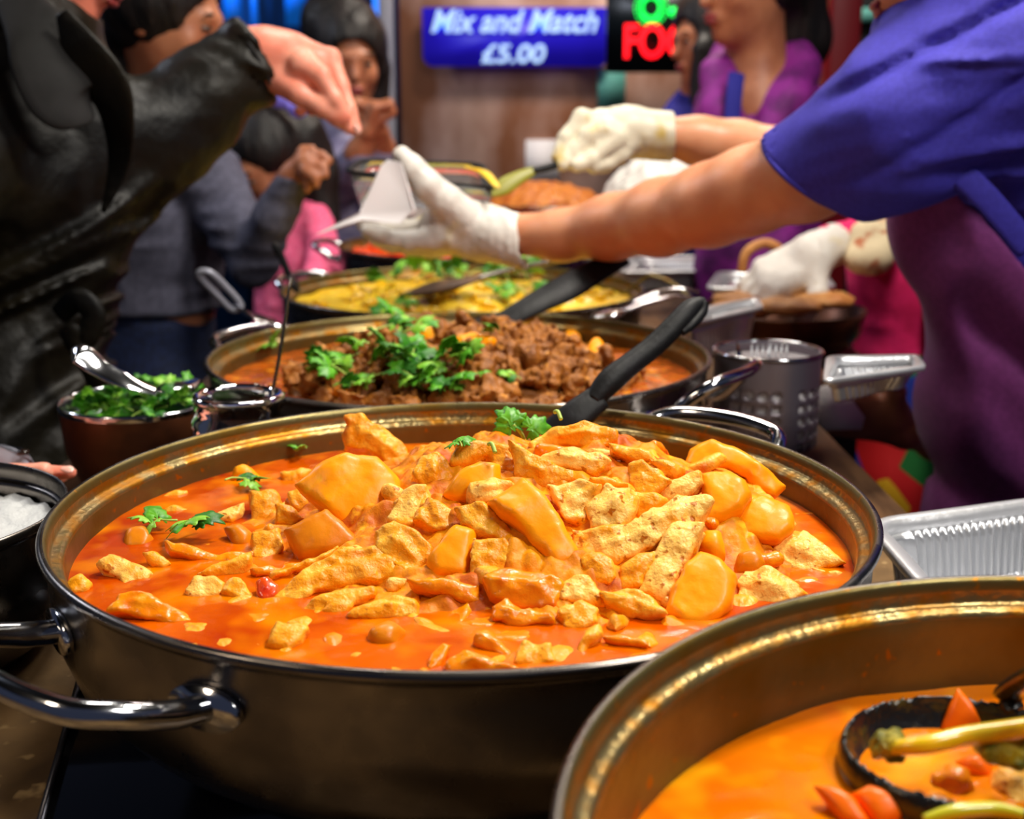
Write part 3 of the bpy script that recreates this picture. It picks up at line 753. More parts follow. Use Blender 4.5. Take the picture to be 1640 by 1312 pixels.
# filler morsels: shared meshes, one object each
def rand_poly(n, rx, ry, r):
    return [(rx * math.cos(2*math.pi*k/n + r.uniform(-.25, .25)) * r.uniform(.72, 1.12), ry * math.sin(2*math.pi*k/n + r.uniform(-.25, .25)) * r.uniform(.72, 1.12)) for k in range(n)]
def variants(n, rx, ry, th, rnd, namp, fib, mt, seed, h=.0018):
    out = []
    for i in range(n):
        r = random.Random(seed + i)
        V, F = chunk_mesh(rand_poly(r.choice([5, 6, 7]), rx * r.uniform(.8, 1.25), ry * r.uniform(.8, 1.2), r), th * r.uniform(.8, 1.2), rnd, namp, fib, seed + i * 3, h)
        me = mesh_np('morsel', V, F)
        me.materials.append(mt if not isinstance(mt, list) else mt[i % len(mt)]); me.polygons.foreach_set('use_smooth', [True] * len(me.polygons))
        out.append(me)
    return out
def scatter(name, meshes, spots, label, cat, group, tilt=.5, seed=0, scale=(.85, 1.15)):
    r = random.Random(seed)
    for i, p in enumerate(spots):
        o = bpy.data.objects.new(name, meshes[i % len(meshes)])
        o.location = p
        o.rotation_euler = (r.uniform(-tilt, tilt), r.uniform(-tilt, tilt), r.uniform(0, 6.28))
        s = r.uniform(*scale); o.scale = (s, s, s)
        COL.objects.link(o); tag(o, label, cat, group)
def spots_on(n, fn, c, R, zoff, seed, cond=None, mind=.02):
    r = random.Random(seed); out = []; tries = 0
    while len(out) < n and tries < 6000:
        tries += 1
        a, q = r.uniform(0, 2*math.pi), R * math.sqrt(r.random())
        x, y = c[0] + q * math.cos(a), c[1] + q * math.sin(a)
        if cond and not cond(x, y): continue
        if any((x - p[0]) ** 2 + (y - p[1]) ** 2 < mind ** 2 for p in out): continue
        out.append((x, y, float(fn(x, y)) + zoff))
    return out
ckm = variants(12, .016, .011, .013, .003, .0016, .0009, [M['chicken'], M['chicken_deep'], M['chicken_pale']], 100)
scatter('chicken_piece', ckm, spots_on(56, mound1, (.03, .76), .2, -.012, 5, lambda x, y: mound1(x, y) > S1 + .006, .021),
        'small chicken chunk packed between the larger pieces of the heap', 'chicken', 'small chicken chunks filling the heap', .6, 11, (.8, 1.2))
ckf = variants(8, .012, .008, .008, .0025, .0013, .0006, [M['chicken_deep'], M['chicken']], 140)
scatter('chicken_piece', ckf, spots_on(60, lambda x, y: S1, PAN1, .215, -.0025, 8, lambda x, y: mound1(x, y) < S1 + .012 and y < .72 and x > -.17 and (x > -.08 or int(x * 900) % 2), .022),
        'small chicken scrap barely breaking the sauce at the front of the chicken curry pan', 'chicken', 'chicken scraps afloat in the sauce', .2, 12, (.7, 1.2))

# ------------------------------------------------------------------ coriander
def leaf_mesh(size, seed, mt, lobes=3, teeth=9, bend=.35):
    r = random.Random(seed); n = 44; rings = 5
    V = [(0, 0, 0)]; F = []
    out = []
    for k in range(n):
        a = -2.5 + 5.0 * k / (n - 1)
        lo = .62 + .38 * abs(math.cos(a * lobes / 2 * .92)) ** .7
        tooth = 1 + .13 * math.cos(k * 2 * math.pi * teeth / (n - 1))
        out.append((a, size * lo * tooth * (.80 + .28 * math.cos(a)) * r.uniform(.94, 1.06)))
    cz = [r.uniform(-1, 1) for _ in range(4)]
    for q in range(1, rings + 1):
        for a, R in out:
            t = q / rings; x = R * t * math.cos(a); y = R * t * math.sin(a)
            z = -bend * (x * x + y * y) / size + size * .10 * math.sin(3.2 * y / size + cz[0]) * t + size * .07 * math.sin(5 * x / size + cz[1]) * t + size * .05 * math.cos(lobes * a) * t
            V.append((x + size * .35, y, z))
    V[0] = (0, 0, 0)
    for k in range(n - 1):
        F.append((0, 1 + k, 2 + k))
        for q in range(rings - 1):
            b = 1 + q * n + k; F.append((b, b + n, b + n + 1, b + 1))
    m = len(V); nv = [(x, y, z - .0005) for x, y, z in V]
    F2 = [tuple(m + i for i in f[::-1]) for f in F]
    b = 1 + (rings - 1) * n
    edge = [(b + k, m + b + k, m + b + k + 1, b + k + 1) for k in range(n - 1)]
    me = mesh_np('leaf', V + nv, F + F2 + edge); me.materials.append(mt)
    me.polygons.foreach_set('use_smooth', [True] * len(me.polygons))
    return me
LEAVES = [leaf_mesh(.0125 * s, i, M[m], lb, th) for i, (s, m, lb, th) in enumerate([(1, 'leaf', 3, 9), (1.15, 'leaf', 3, 7), (.9, 'leaf_dark', 5, 11), (1.05, 'leaf_pale', 3, 9), (.85, 'leaf', 5, 9), (1.1, 'leaf_dark', 3, 9)])]
def stem_mesh(L, seed):
    r = random.Random(seed)
    V, F = tube([(0, 0, 0), (L * .4, r.uniform(-.15, .15) * L, L * .05), (L, r.uniform(-.2, .2) * L, r.uniform(0, .2) * L)], [.0010, .0009, .0006], 6, 5)
    me = mesh_np('stem', V, F); me.materials.append(M['stem']); me.polygons.foreach_set('use_smooth', [True] * len(me.polygons))
    return me, V[-3]
def sprig(seed, nleaf=3, L=.022):
    r = random.Random(seed)
    root = bpy.data.objects.new('coriander_sprig', None); root.empty_display_size = .01; COL.objects.link(root)
    me, tip = stem_mesh(L, seed)
    s = bpy.data.objects.new('stem', me); COL.objects.link(s); s.parent = root
    for k in range(nleaf):
        o = bpy.data.objects.new('leaf', LEAVES[r.randrange(6)]); COL.objects.link(o); o.parent = root
        f = 1 - .35 * k / nleaf
        o.location = (tip[0] * f, tip[1] * f, tip[2] * f)
        o.rotation_euler = (r.uniform(-.6, .6), r.uniform(-.7, .2), [0, 1.1, -1.1, 2.2, -2.2][k % 5] + r.uniform(-.3, .3))
        q = r.uniform(.8, 1.15); o.scale = (q, q, q)
    return root
SPR = [sprig(i, 3 + i % 2, .020 + .004 * (i % 3)) for i in range(6)]
used_spr = [0]
def put_sprig(p, seed, label, group=None, scale=1.0, tilt=.5, rz=None, up=0.0):
    r = random.Random(seed * 13 + 5); k = used_spr[0]; used_spr[0] += 1
    o = SPR[k] if k < 6 else copy_tree(SPR[r.randrange(6)])
    o.location = p; o.rotation_euler = (r.uniform(-tilt, tilt), r.uniform(-tilt, tilt) - up, r.uniform(0, 6.28) if rz is None else rz)
    s = scale * r.uniform(.85, 1.15); o.scale = (s, s, s)
    return tag(o, label, 'coriander', group)
# on the chicken pan
def on1(px, py, dz=.004):
    p = hit(px, py, mound1, S1); p.z += dz; return p
lt = P(838, 700, .80)
lf_ = thing('coriander_sprig', lt, 'bright coriander sprig standing at the top of the chicken heap by the spoon', 'coriander')
obj('stem', *tube([lt + Vector((.002, .004, -.015)), lt, P(822, 680, .795)], .0012, 8), M['stem'], lf_)
for (px, py, sc_, rx, ry, rz) in ((826, 692, 1.35, 1.15, .1, 2.1), (842, 690, .95, 1.0, -.2, .5), (818, 684, 1.0, 1.1, .4, 1.6)):
    o = bpy.data.objects.new('leaf', LEAVES[(0, 4, 3)[int(sc_ * 10) % 3]]); COL.objects.link(o); o.parent = lf_
    o.location = P(px, py, .795 - .002 * sc_) - lt; o.scale = (sc_,) * 3
    o.rotation_euler = (rx, ry * .3, 0); o.rotation_euler = (Matrix.Rotation(rx, 3, 'X') @ Matrix.Rotation(rz, 3, 'Z')).to_euler()
put_sprig(on1(285, 843, .004), 4, 'coriander sprig with spread leaves on the sauce at the left of the chicken pan', None, .95, .15, 3.0)
put_sprig(on1(330, 840, .005), 5, 'coriander sprig beside the upright chicken blocks, nearer one of two touching', None, .95, .2, 4.4)
put_sprig(on1(362, 795, .012), 6, 'dark coriander sprig lying against the upright chicken block', None, .85, .3, .8)
put_sprig(on1(492, 738, .010), 7, 'small pale coriander scrap behind the big domed potato', None, .5, .2)
put_sprig(on1(740, 745, .012), 9, 'tiny dark green coriander scrap near the round pale chicken ball', None, .45, .2)
for px, py in ((783, 742), (888, 688)):
    p = on1(px, py, .012)
    tag(obj('herb_cutting', *tube([p, p + Vector((.002, -.003, .001)), p + Vector((.004, -.008, -.003))], .0014, 8), M['stem']), 'cut coriander stem stuck in the heap ' + ('beside the round pale chicken ball' if px < 800 else 'beside the black spoon'), 'coriander')

# ------------------------------------------------------------------ brown meat curry (second pan)
S2 = Z2 - .028
def mound2(X, Y):
    X = np.asarray(X, float); Y = np.asarray(Y, float)
    u = (X + .052) / .200; v = (Y - 1.24) / .21
    return S2 - .004 + .040 * smooth((1 - np.sqrt(u*u + v*v)) / .6)
def heap2(X, Y):
    h = mound2(X, Y) - .008; f = smooth((h - S2 + .010) / .012)
    return h + f * .006 * fbm(np.stack([X, Y, 0 * X], -1) * 50, 21, 3)
surface('meat_curry_sauce', 'oily brown-orange sauce in the meat curry pan', 'sauce', PAN2, S2, .249, M['meat_sauce'], amp=.0015, fr=40)
surface('meat_heap', 'heap of fine braised meat under the brown chunks', 'curry', PAN2, S2 - .02, .22, M['meat'], mound=heap2)
mtm = variants(10, .021, .016, .022, .003, .0050, .0020, M['meat'], 200, .002)
scatter('meat_chunk', mtm, spots_on(125, mound2, (-.055, 1.24), .215, .001, 15, lambda x, y: mound2(x, y) > S2, .021),
        'craggy brown braised meat chunk in the meat curry pan', 'meat', 'braised meat chunks of the brown curry', .8, 16, (.8, 1.25))
def on(fn, zmin, px, py, dz=0.0):
    p = hit(px, py, fn, zmin); p.z += dz; return p
for i, (px, py, w, h, lb) in enumerate([
    (585, 522, 22, 20, 'round potato at the left back of the meat curry, beside coriander'), (690, 533, 20, 24, 'round orange potato in the middle of the meat curry'),
    (655, 515, 14, 12, 'small potato end behind the round middle one in the meat curry'), (760, 545, 40, 16, 'long potato lying flat in the meat curry, middle right'),
    (955, 568, 17, 36, 'upright potato wedge at the right end of the meat curry'), (915, 545, 18, 22, 'potato leaning beside the upright wedge in the meat curry'),
    (545, 625, 16, 12, 'sauce-browned potato at the front left of the meat curry'), (660, 580, 20, 12, 'potato half buried under coriander in the meat curry')]):
    pl = [(px + w * math.cos(a) * (1 + .08 * math.sin(3 * a + i)), py + h * math.sin(a)) for a in [k * .628 for k in range(10)]]
    morsel('potato_piece', lb, 'potato', pl, lambda x, y: mound2(x, y) + .008, S2, M['potato_dark' if i in (2, 6, 7) else 'potato'], .026, .016, .5, 1, rnd=.007, namp=.0006, fib=0, seed=300 + i, h=.002)
gsp = [(632, 470), (612, 505), (640, 512), (625, 530), (655, 540), (676, 552), (640, 558), (600, 575), (575, 590), (560, 600), (590, 608), (610, 590), (640, 590), (655, 600),
       (620, 622), (650, 628), (680, 625), (700, 618), (720, 610), (735, 625), (695, 600), (665, 612), (640, 640), (600, 635), (560, 628), (535, 620), (712, 636), (680, 640), (745, 640), (590, 560), (725, 600), (660, 640)]
for i, (px, py) in enumerate(gsp):
    put_sprig(on(mound2, S2, px, py, .018 if py < 520 else .015), 40 + i, 'coriander sprig in the green pile strewn over the brown meat curry', 'coriander strewn over the meat curry', 1.0, .5, None, .5 if py < 530 else .15)
put_sprig(on(mound2, S2, 420, 572, .006), 90, 'lone coriander sprig at the left edge of the brown meat curry', None, 1.1, .4, None, .5)
put_sprig(on(mound2, S2, 790, 632, .012), 91, 'coriander sprig scrap at the front middle of the brown meat curry', None, .6)
put_sprig(on(mound2, S2, 835, 628, .012), 92, 'coriander scrap at the front right of the brown meat curry', None, .6)
put_sprig(on(mound2, S2, 800, 553, .014), 93, 'pale coriander scrap by the long potato in the meat curry', None, .7)

# ------------------------------------------------------------------ yellow curry (third pan)
S3 = Z3 - .020
def mound3(X, Y):
    X = np.asarray(X, float); Y = np.asarray(Y, float)
    u = (X - PAN3[0]) / .25; v = (Y - PAN3[1]) / .25
    return S3 - .004 + .020 * smooth((1 - np.sqrt(u*u + v*v)) / .8) + .004 * fbm(np.stack([X, Y, 0 * X], -1) * 35, 31, 3)
surface('yellow_curry_sauce', 'lumpy yellow sauce filling the third pan', 'sauce', PAN3, S3 - .002, .258, M['yellow'], amp=.002, fr=30, mound=mound3)
ylm = variants(8, .020, .014, .016, .005, .0018, .0006, M['yellow'], 240, .0024)
scatter('chicken_piece', ylm, spots_on(70, mound3, PAN3, .235, .000, 25, None, .030),
        'yellow sauced chicken chunk in the yellow curry pan', 'chicken', 'chunks of the yellow curry', .4, 26, (.7, 1.2))
for i, (px, py) in enumerate([(688, 422), (690, 440), (680, 452), (700, 455), (720, 450), (738, 445), (752, 452), (745, 462), (765, 458), (728, 465), (800, 455), (815, 462), (830, 455), (845, 462), (855, 455), (835, 475), (825, 488), (842, 485), (710, 465), (822, 450), (620, 470)]):
    put_sprig(on(mound3, S3, px, py, .014), 120 + i, 'coriander sprig on top of the yellow curry', 'coriander on the yellow curry', 1.15, .5, None, .5)
p_ = on(mound3, S3, 670, 478, .014)
# serving spoon bowl lying among the yellow curry
sb = thing('serving_spoon', p_, 'dark serving spoon half buried in the yellow curry under the coriander', 'spoon')
a_, b_ = on(mound3, S3, 640, 488, .012), on(mound3, S3, 765, 470, .022)
obj('bowl', *tube([a_, (a_ + b_) / 2, b_], [.006, .034, .012], 20, 10, flat=.25, flatdir=(0, 0, 1)), M['wood'], sb)
obj('handle', *tube([b_, b_ + Vector((.05, .02, .01)), b_ + Vector((.12, .05, .02))], [.005, .004, .004], 10), M['steel'], sb)

# ------------------------------------------------------------------ red dish (fourth pan)
S4 = Z4 - .020
def mound4(X, Y):
    X = np.asarray(X, float); Y = np.asarray(Y, float)
    u = (X + .20) / .14; v = (Y - 2.40) / .2
    return S4 - .003 + .022 * smooth((1 - np.sqrt(u*u + v*v)) / .8) + .005 * fbm(np.stack([X, Y, 0 * X], -1) * 40, 41, 3)
surface('red_curry_sauce', 'red-orange pepper sauce in the farthest pan', 'sauce', PAN4, S4, .246, M['red_dish'], amp=.003, fr=40, mound=mound4)
scatter('pepper_piece', variants(6, .016, .012, .012, .004, .002, .0006, M['red_dish'], 260, .0024), spots_on(36, mound4, (-.19, 2.40), .16, .004, 27, lambda x, y: (x - PAN4[0]) ** 2 + (y - PAN4[1]) ** 2 < .22 ** 2, .026),
        'red pepper piece in the farthest pan', 'pepper', 'pepper pieces in the farthest pan', .6, 28)
scatter('onion_piece', variants(6, .015, .010, .010, .003, .002, .0006, [M['onion'], M['rice']], 280, .0024), spots_on(46, mound4, (.02, 2.36), .17, .004, 29, lambda x, y: (x - PAN4[0]) ** 2 + (y - PAN4[1]) ** 2 < .22 ** 2, .022),
        'pale onion piece in the farthest pan', 'onion', 'onion pieces in the farthest pan', .6, 30)

# ------------------------------------------------------------------ vegetable curry (nearest pan)
S0 = Z0 - .050
def flat0(X, Y): return S0 + 0 * np.asarray(X, float)
surface('vegetable_curry_sauce', 'smooth orange sauce in the nearest pan', 'sauce', PAN0, S0, .2075, M['veg_sauce'], amp=.0008, fr=26)
# ladle
p_l = PZ(1490, 1210, S0)
ld = thing('ladle', p_l, 'black plastic ladle lying full in the vegetable curry', 'ladle')
c0 = np.array(PZ(1552, 1226, S0 + .004))
axd = Vector((PZ(1640, 1100, S0 + .02) - PZ(1430, 1230, S0)))
prims = [ell(c0, (.052, .046, .026), .002)]
def cutl(X):
    d1 = X[:, 2] - (c0[2] + .010 + .10 * 0)
    q = (X - c0 - np.array([0, 0, .010])) / np.array([.0488, .0428, .030])
    d2 = -(np.linalg.norm(q, axis=-1) - 1) * .035
    return np.maximum(d1, d2)
blob('bowl', prims, .0016, M['black_dirty'], ld, cut=cutl)
h0 = Vector(c0) + Vector((.032, .034, .006))
obj('handle', *tube([h0, PZ(1615, 1112, S0 + .016), PZ(1655, 1082, S0 + .035), PZ(1760, 1030, S0 + .075)], [.005, .0065, .0065, .006], 12, 10, flat=.6, flatdir=(0, 0, 1)), M['black_dirty'], ld)
def veg(name, lb, cat, pts, r, mt, z=.010, **k):
    q = [PZ(px, py, S0 + zz_) for px, py, zz_ in pts]
    return tag(obj(name, *tube(q, r, 14, 8, **k), M[mt]), lb, cat)
veg('broccoli_stalk', 'long yellow broccoli stalk across the black ladle', 'broccoli', [(1425, 1198, .020), (1480, 1194, .024), (1540, 1180, .026), (1600, 1172, .028), (1650, 1165, .03)], [.0028, .0036, .0038, .004, .004], 'broccoli_stem')
fl = PZ(1424, 1192, S0 + .020)
r_ = random.Random(3)
tag(blob('broccoli_floret', [ell(np.array(fl) + np.array([r_.uniform(-.0045, .004), r_.uniform(-.004, .004), r_.uniform(-.005, .003)]), (.0024,) * 3, .0015) for _ in range(30)], .0006, M['broccoli'],
    disp=lambda X: .0005 * vnoise(X * 800)), 'dark broccoli floret at the tip of the long stalk', 'broccoli')
fl = PZ(1625, 1190, S0 + .022)
tag(blob('broccoli_floret', [ell(np.array(fl) + np.array([r_.uniform(-.012, .008), r_.uniform(-.006, .006), r_.uniform(-.006, .000)]), (.0036,) * 3, .003) for _ in range(20)], .0009, M['broccoli'],
    disp=lambda X: .0008 * vnoise(X * 300)), 'olive green broccoli lump under the long stalk by the ladle handle', 'broccoli')
def vmorsel(nm, lb, cat, outline, mt, th=.012, lift=.004, up=1., tc=1., **k):
    return morsel(nm, lb, cat, outline, flat0, S0, M[mt], th, lift, up, tc, h=.0014, **k)
vmorsel('carrot_piece', 'pointed carrot slice sticking up behind the broccoli stalk', 'carrot', [(1505, 1170), (1520, 1130), (1537, 1096), (1556, 1120), (1572, 1165), (1550, 1180), (1520, 1182)], 'carrot', .007, .030, .1, 1, namp=.0002, fib=0, rnd=.002)
vmorsel('carrot_piece', 'long carrot slice at the lower end of the ladle', 'carrot', [(1297, 1247), (1330, 1250), (1365, 1275), (1395, 1312), (1380, 1330), (1345, 1310)], 'carrot', .009, .014, .6, 1, namp=.0002, fib=0, rnd=.003)
vmorsel('carrot_piece', 'shorter carrot slice inside the ladle, beside the long one', 'carrot', [(1360, 1262), (1390, 1252), (1430, 1270), (1450, 1300), (1410, 1325), (1385, 1295)], 'carrot', .009, .014, .6, 1, namp=.0003, fib=0, rnd=.003)
vmorsel('carrot_piece', 'dim carrot chunk under the broccoli stalk', 'carrot', [(1525, 1212), (1560, 1205), (1590, 1215), (1585, 1240), (1545, 1240)], 'carrot', .010, .010, .8, 1, namp=.0005, fib=0)
vmorsel('chicken_piece', 'knobbly orange chicken lump in the middle of the ladle', 'chicken', [(1490, 1235), (1520, 1218), (1555, 1225), (1562, 1255), (1535, 1275), (1505, 1270)], 'chicken_deep', .016, .010, .8, 1, namp=.002, fib=.0005)
vmorsel('chicken_piece', 'small orange lump left of the knobbly lump in the ladle', 'chicken', [(1470, 1275), (1500, 1262), (1530, 1280), (1520, 1300), (1485, 1298)], 'chicken_deep', .012, .010, .8, 1, namp=.0015, fib=.0005)
vmorsel('chicken_piece', 'pinkish chicken lump at the right of the ladle, cut by the frame', 'chicken', [(1590, 1225), (1640, 1215), (1680, 1240), (1670, 1290), (1620, 1300), (1590, 1260)], 'chicken_pale', .018, .010, .8, 1, namp=.002, fib=.0005)
veg('green_bean', 'yellow-green bean at the bottom of the ladle', 'bean', [(1480, 1312, .010), (1530, 1300, .012), (1590, 1296, .012), (1640, 1305, .012)], [.0016, .0028, .0028, .002], 'green_bean')
scatter('vegetable_piece', variants(6, .009, .006, .008, .002, .0012, .0004, [M['carrot'], M['chicken_deep'], M['broccoli_stem']], 320), spots_on(16, lambda x, y: S0 + .003, (.33, .27), .09, .0, 33, lambda x, y: (x - PAN0[0]) ** 2 + (y - PAN0[1]) ** 2 < .19 ** 2, .024),
        'small vegetable bit in the nearest pan, right of the ladle bowl', 'vegetable', 'vegetable bits in the nearest pan', .5, 34)

# ------------------------------------------------------------------ serving spoons with black handles
sp = thing('serving_spoon', P(900, 690, .90), 'black hook-ended serving spoon standing in the chicken curry', 'spoon')
yA, yB = .905, .99
q = [P(870, 712, yA), P(915, 672, yA + .006), P(960, 636, yA + .02)]
obj('shaft', *tube(q, [.012, .013, .011], 12, 8, flat=.35, flatdir=(0, -1, .6)), M['black_plastic'], sp)
q = [P(950, 642, yA + .018), P(975, 612, yA + .028), P(1010, 583, yA + .04), P(1045, 556, yA + .052), P(1080, 522, yA + .065), P(1103, 496, yA + .075), P(1118, 486, yA + .08), P(1129, 484, yA + .082)]
obj('handle', *tube(q, [.0075, .0105, .0095, .0092, .0092, .0082, .006, .004], 14, 8, flat=.7, flatdir=(0, -1, .4)), M['black_plastic'], sp)
q = [P(1127, 484, yA + .082), P(1124, 500, yA + .078), P(1108, 520, yA + .068), P(1092, 533, yA + .062)]
obj('hook', *tube(q, [.0042, .0045, .0042, .003], 10, 8), M['black_plastic'], sp)
sp = thing('serving_spoon', P(820, 500, 1.42), 'broad black spatula handle rising from the brown meat curry', 'spoon')
yA = 1.42
q = [P(795, 520, yA), P(850, 490, yA + .02), P(905, 462, yA + .05), P(955, 434, yA + .08), P(998, 412, yA + .11)]
obj('handle', *tube(q, [.012, .015, .019, .017, .013], 14, 8, flat=.3, flatdir=(0, -1, .8)), M['black_plastic'], sp)
obj('blade', *tube([P(770, 534, yA - .01), P(790, 522, yA), P(810, 512, yA + .005)], [.028, .026, .014], 14, 6, flat=.2, flatdir=(0, -.4, 1)), M['black_plastic'], sp)

# jar of chilli oil with spoon
JX = P(382, 640, 1.02)
jz = TABLE
jt = P(382, 632, 1.0)
jar = thing('jar', (jt.x, jt.y, jz), 'small open glass jar of dark chilli oil behind the chicken pan', 'jar')
hj = jt.z - jz
s_ = .0385
V, F = lathe([(.001, .003), (s_ - .003, .004), (s_ - .0025, hj - .025), (s_ - .007, hj - .016), (s_ - .007, hj - .002), (s_ - .004, hj + .002), (s_, hj), (s_ + .0005, hj - .004), (s_ - .003, hj - .007),
              (s_ - .001, hj - .010), (s_ - .003, hj - .014), (s_ + .001, hj - .020), (s_ + .003, hj - .028), (s_ + .003, .006), (s_ - .002, 0), (.001, 0)], (jt.x, jt.y, jz), 64)
obj('glass_body', V, F, M['glass'], jar)
V, F = lathe([(.001, .0045), (s_ - .0045, .0045), (s_ - .004, hj - .034), (.001, hj - .034)], (jt.x, jt.y, jz), 48)
tag(obj('chilli_oil', V, F, M['dark_sauce']), 'dark chilli oil half filling the open glass jar', 'sauce', kind='stuff')
ts = thing('teaspoon', P(430, 660, 1.03), 'thin dark metal spoon handle leaning in the glass jar', 'spoon')
obj('handle', *tube([P(428, 665, .995), P(438, 620, 1.0), P(452, 545, 1.01), P(462, 470, 1.02), P(466, 446, 1.025)], [.0022, .0030, .0030, .0024, .0018], 10, 8, flat=.5, flatdir=(1, 0, 0)), M['steel'], ts)
b_ = P(428, 668, .995)
obj('bowl', *tube([b_, b_ + Vector((-.006, 0, -.02)), b_ + Vector((-.01, 0, -.035))], [.003, .011, .006], 14, 8, flat=.3, flatdir=(0, 1, 0)), M['steel'], ts)

# cutlery cup
CC = (.278, 1.290); cz = PZ
ct = P(1222, 562, 1.29).z
cup = thing('cutlery_cup', (CC[0], CC[1], TABLE), 'perforated steel cutlery cup beside the meat curry pan', 'cup')
seg = 144; Rr = .0575
Hc = ct - TABLE
V, F = [], []
rows = 60
holes = []
for jz_ in range(5):
    for k in range(24):
        holes.append((2 * math.pi * k / 24, TABLE + Hc * (.62 - jz_ * .145)))
for i in range(rows + 1):
    for k in range(seg):
        a = 2 * math.pi * k / seg
        V.append((CC[0] + Rr * math.cos(a), CC[1] + Rr * math.sin(a), TABLE + Hc * i / rows))
hs_ = set()
for i in range(rows):
    for k in range(seg):
        a = 2 * math.pi * (k + .5) / seg; z = TABLE + Hc * (i + .5) / rows
        if (int(a / (2 * math.pi) * 24 + .5) % 6) in (2, 5): pass
        inh = any(((a - ha + math.pi) % (2 * math.pi) - math.pi) ** 2 * Rr * Rr + (z - hz) ** 2 < .0052 ** 2 for ha, hz in holes if int(round(ha / (2 * math.pi) * 24)) % 5 not in (4,))
        if not inh: F.append((i*seg+k, i*seg+(k+1) % seg, (i+1)*seg+(k+1) % seg, (i+1)*seg+k))
o = obj('wall', V, F, M['cup_steel'], cup)
md = o.modifiers.new('thick', 'SOLIDIFY'); md.thickness = .0012
obj('rim', *tube([(CC[0] + Rr * math.cos(a), CC[1] + Rr * math.sin(a), ct) for a in [k * math.pi / 12 for k in range(24)]], .0026, 10, 4, closed=True), M['chrome'], cup)
obj('base', *lathe([(.001, 0), (Rr, 0), (Rr, .002), (.001, .002)], (CC[0], CC[1], TABLE), 48), M['steel'], cup)
V, F = lathe([(.001, 0), (Rr - .004, 0), (Rr - .004, Hc - .016), (Rr - .006, Hc - .012), (.001, Hc - .010)], (CC[0], CC[1], TABLE + .003), 48)
tag(obj('paper_liner', V, F, M['paper']), 'white paper lining inside the perforated cutlery cup', 'paper')
def fork(x, y, ang, label, mt='foil_flat'):
    t = thing('fork', (x, y, TABLE + .02), label, 'fork', 'forks in the cutlery cup')
    zt = ct + .012
    mb = MB(); w = .0022
    for k in range(4):
        xo = (k - 1.5) * .0058
        mb.box((x + xo - w / 2, y - .0008, zt - .034), (x + xo + w / 2, y + .0008, zt))
    mb.box((x - .010, y - .0009, zt - .048), (x + .010, y + .0009, zt - .033))
    mb.build('tines', M['paper'] if mt == 'paper' else M[mt], t)
    obj('handle', *tube([(x, y, zt - .046), (x, y, zt - .09), (x, y, TABLE + .02)], [.0045, .003, .005], 10, 4, flat=.3, flatdir=(0, 1, 0)), M['steel'], t)
    return t
fork(CC[0] - .014, CC[1] - .026, 0, 'fork standing tines up at the middle of the cutlery cup')
fork(CC[0] + .008, CC[1] - .016, 0, 'fork standing tines up at the middle of the cutlery cup')
kn = thing('knife', (CC[0] - .032, CC[1] - .03, TABLE + .02), 'knife tip standing at the left inside the cutlery cup', 'knife')
MB().add([(CC[0] - .040, CC[1] - .030, ct - .05), (CC[0] - .026, CC[1] - .030, ct - .05), (CC[0] - .031, CC[1] - .030, ct - .005), (CC[0] - .040, CC[1] - .030, ct + .018), (CC[0] - .040, CC[1] - .0285, ct - .05), (CC[0] - .026, CC[1] - .0285, ct - .05), (CC[0] - .031, CC[1] - .0285, ct - .005), (CC[0] - .040, CC[1] - .0285, ct + .018)],
         [(0, 1, 2, 3), (7, 6, 5, 4), (0, 4, 5, 1), (1, 5, 6, 2), (2, 6, 7, 3), (3, 7, 4, 0)]).build('blade', M['chrome'], kn)
obj('handle', *tube([(CC[0] - .034, CC[1] - .029, ct - .048), (CC[0] - .034, CC[1] - .029, TABLE + .02)], .004, 8, 4), M['black_plastic'], kn)

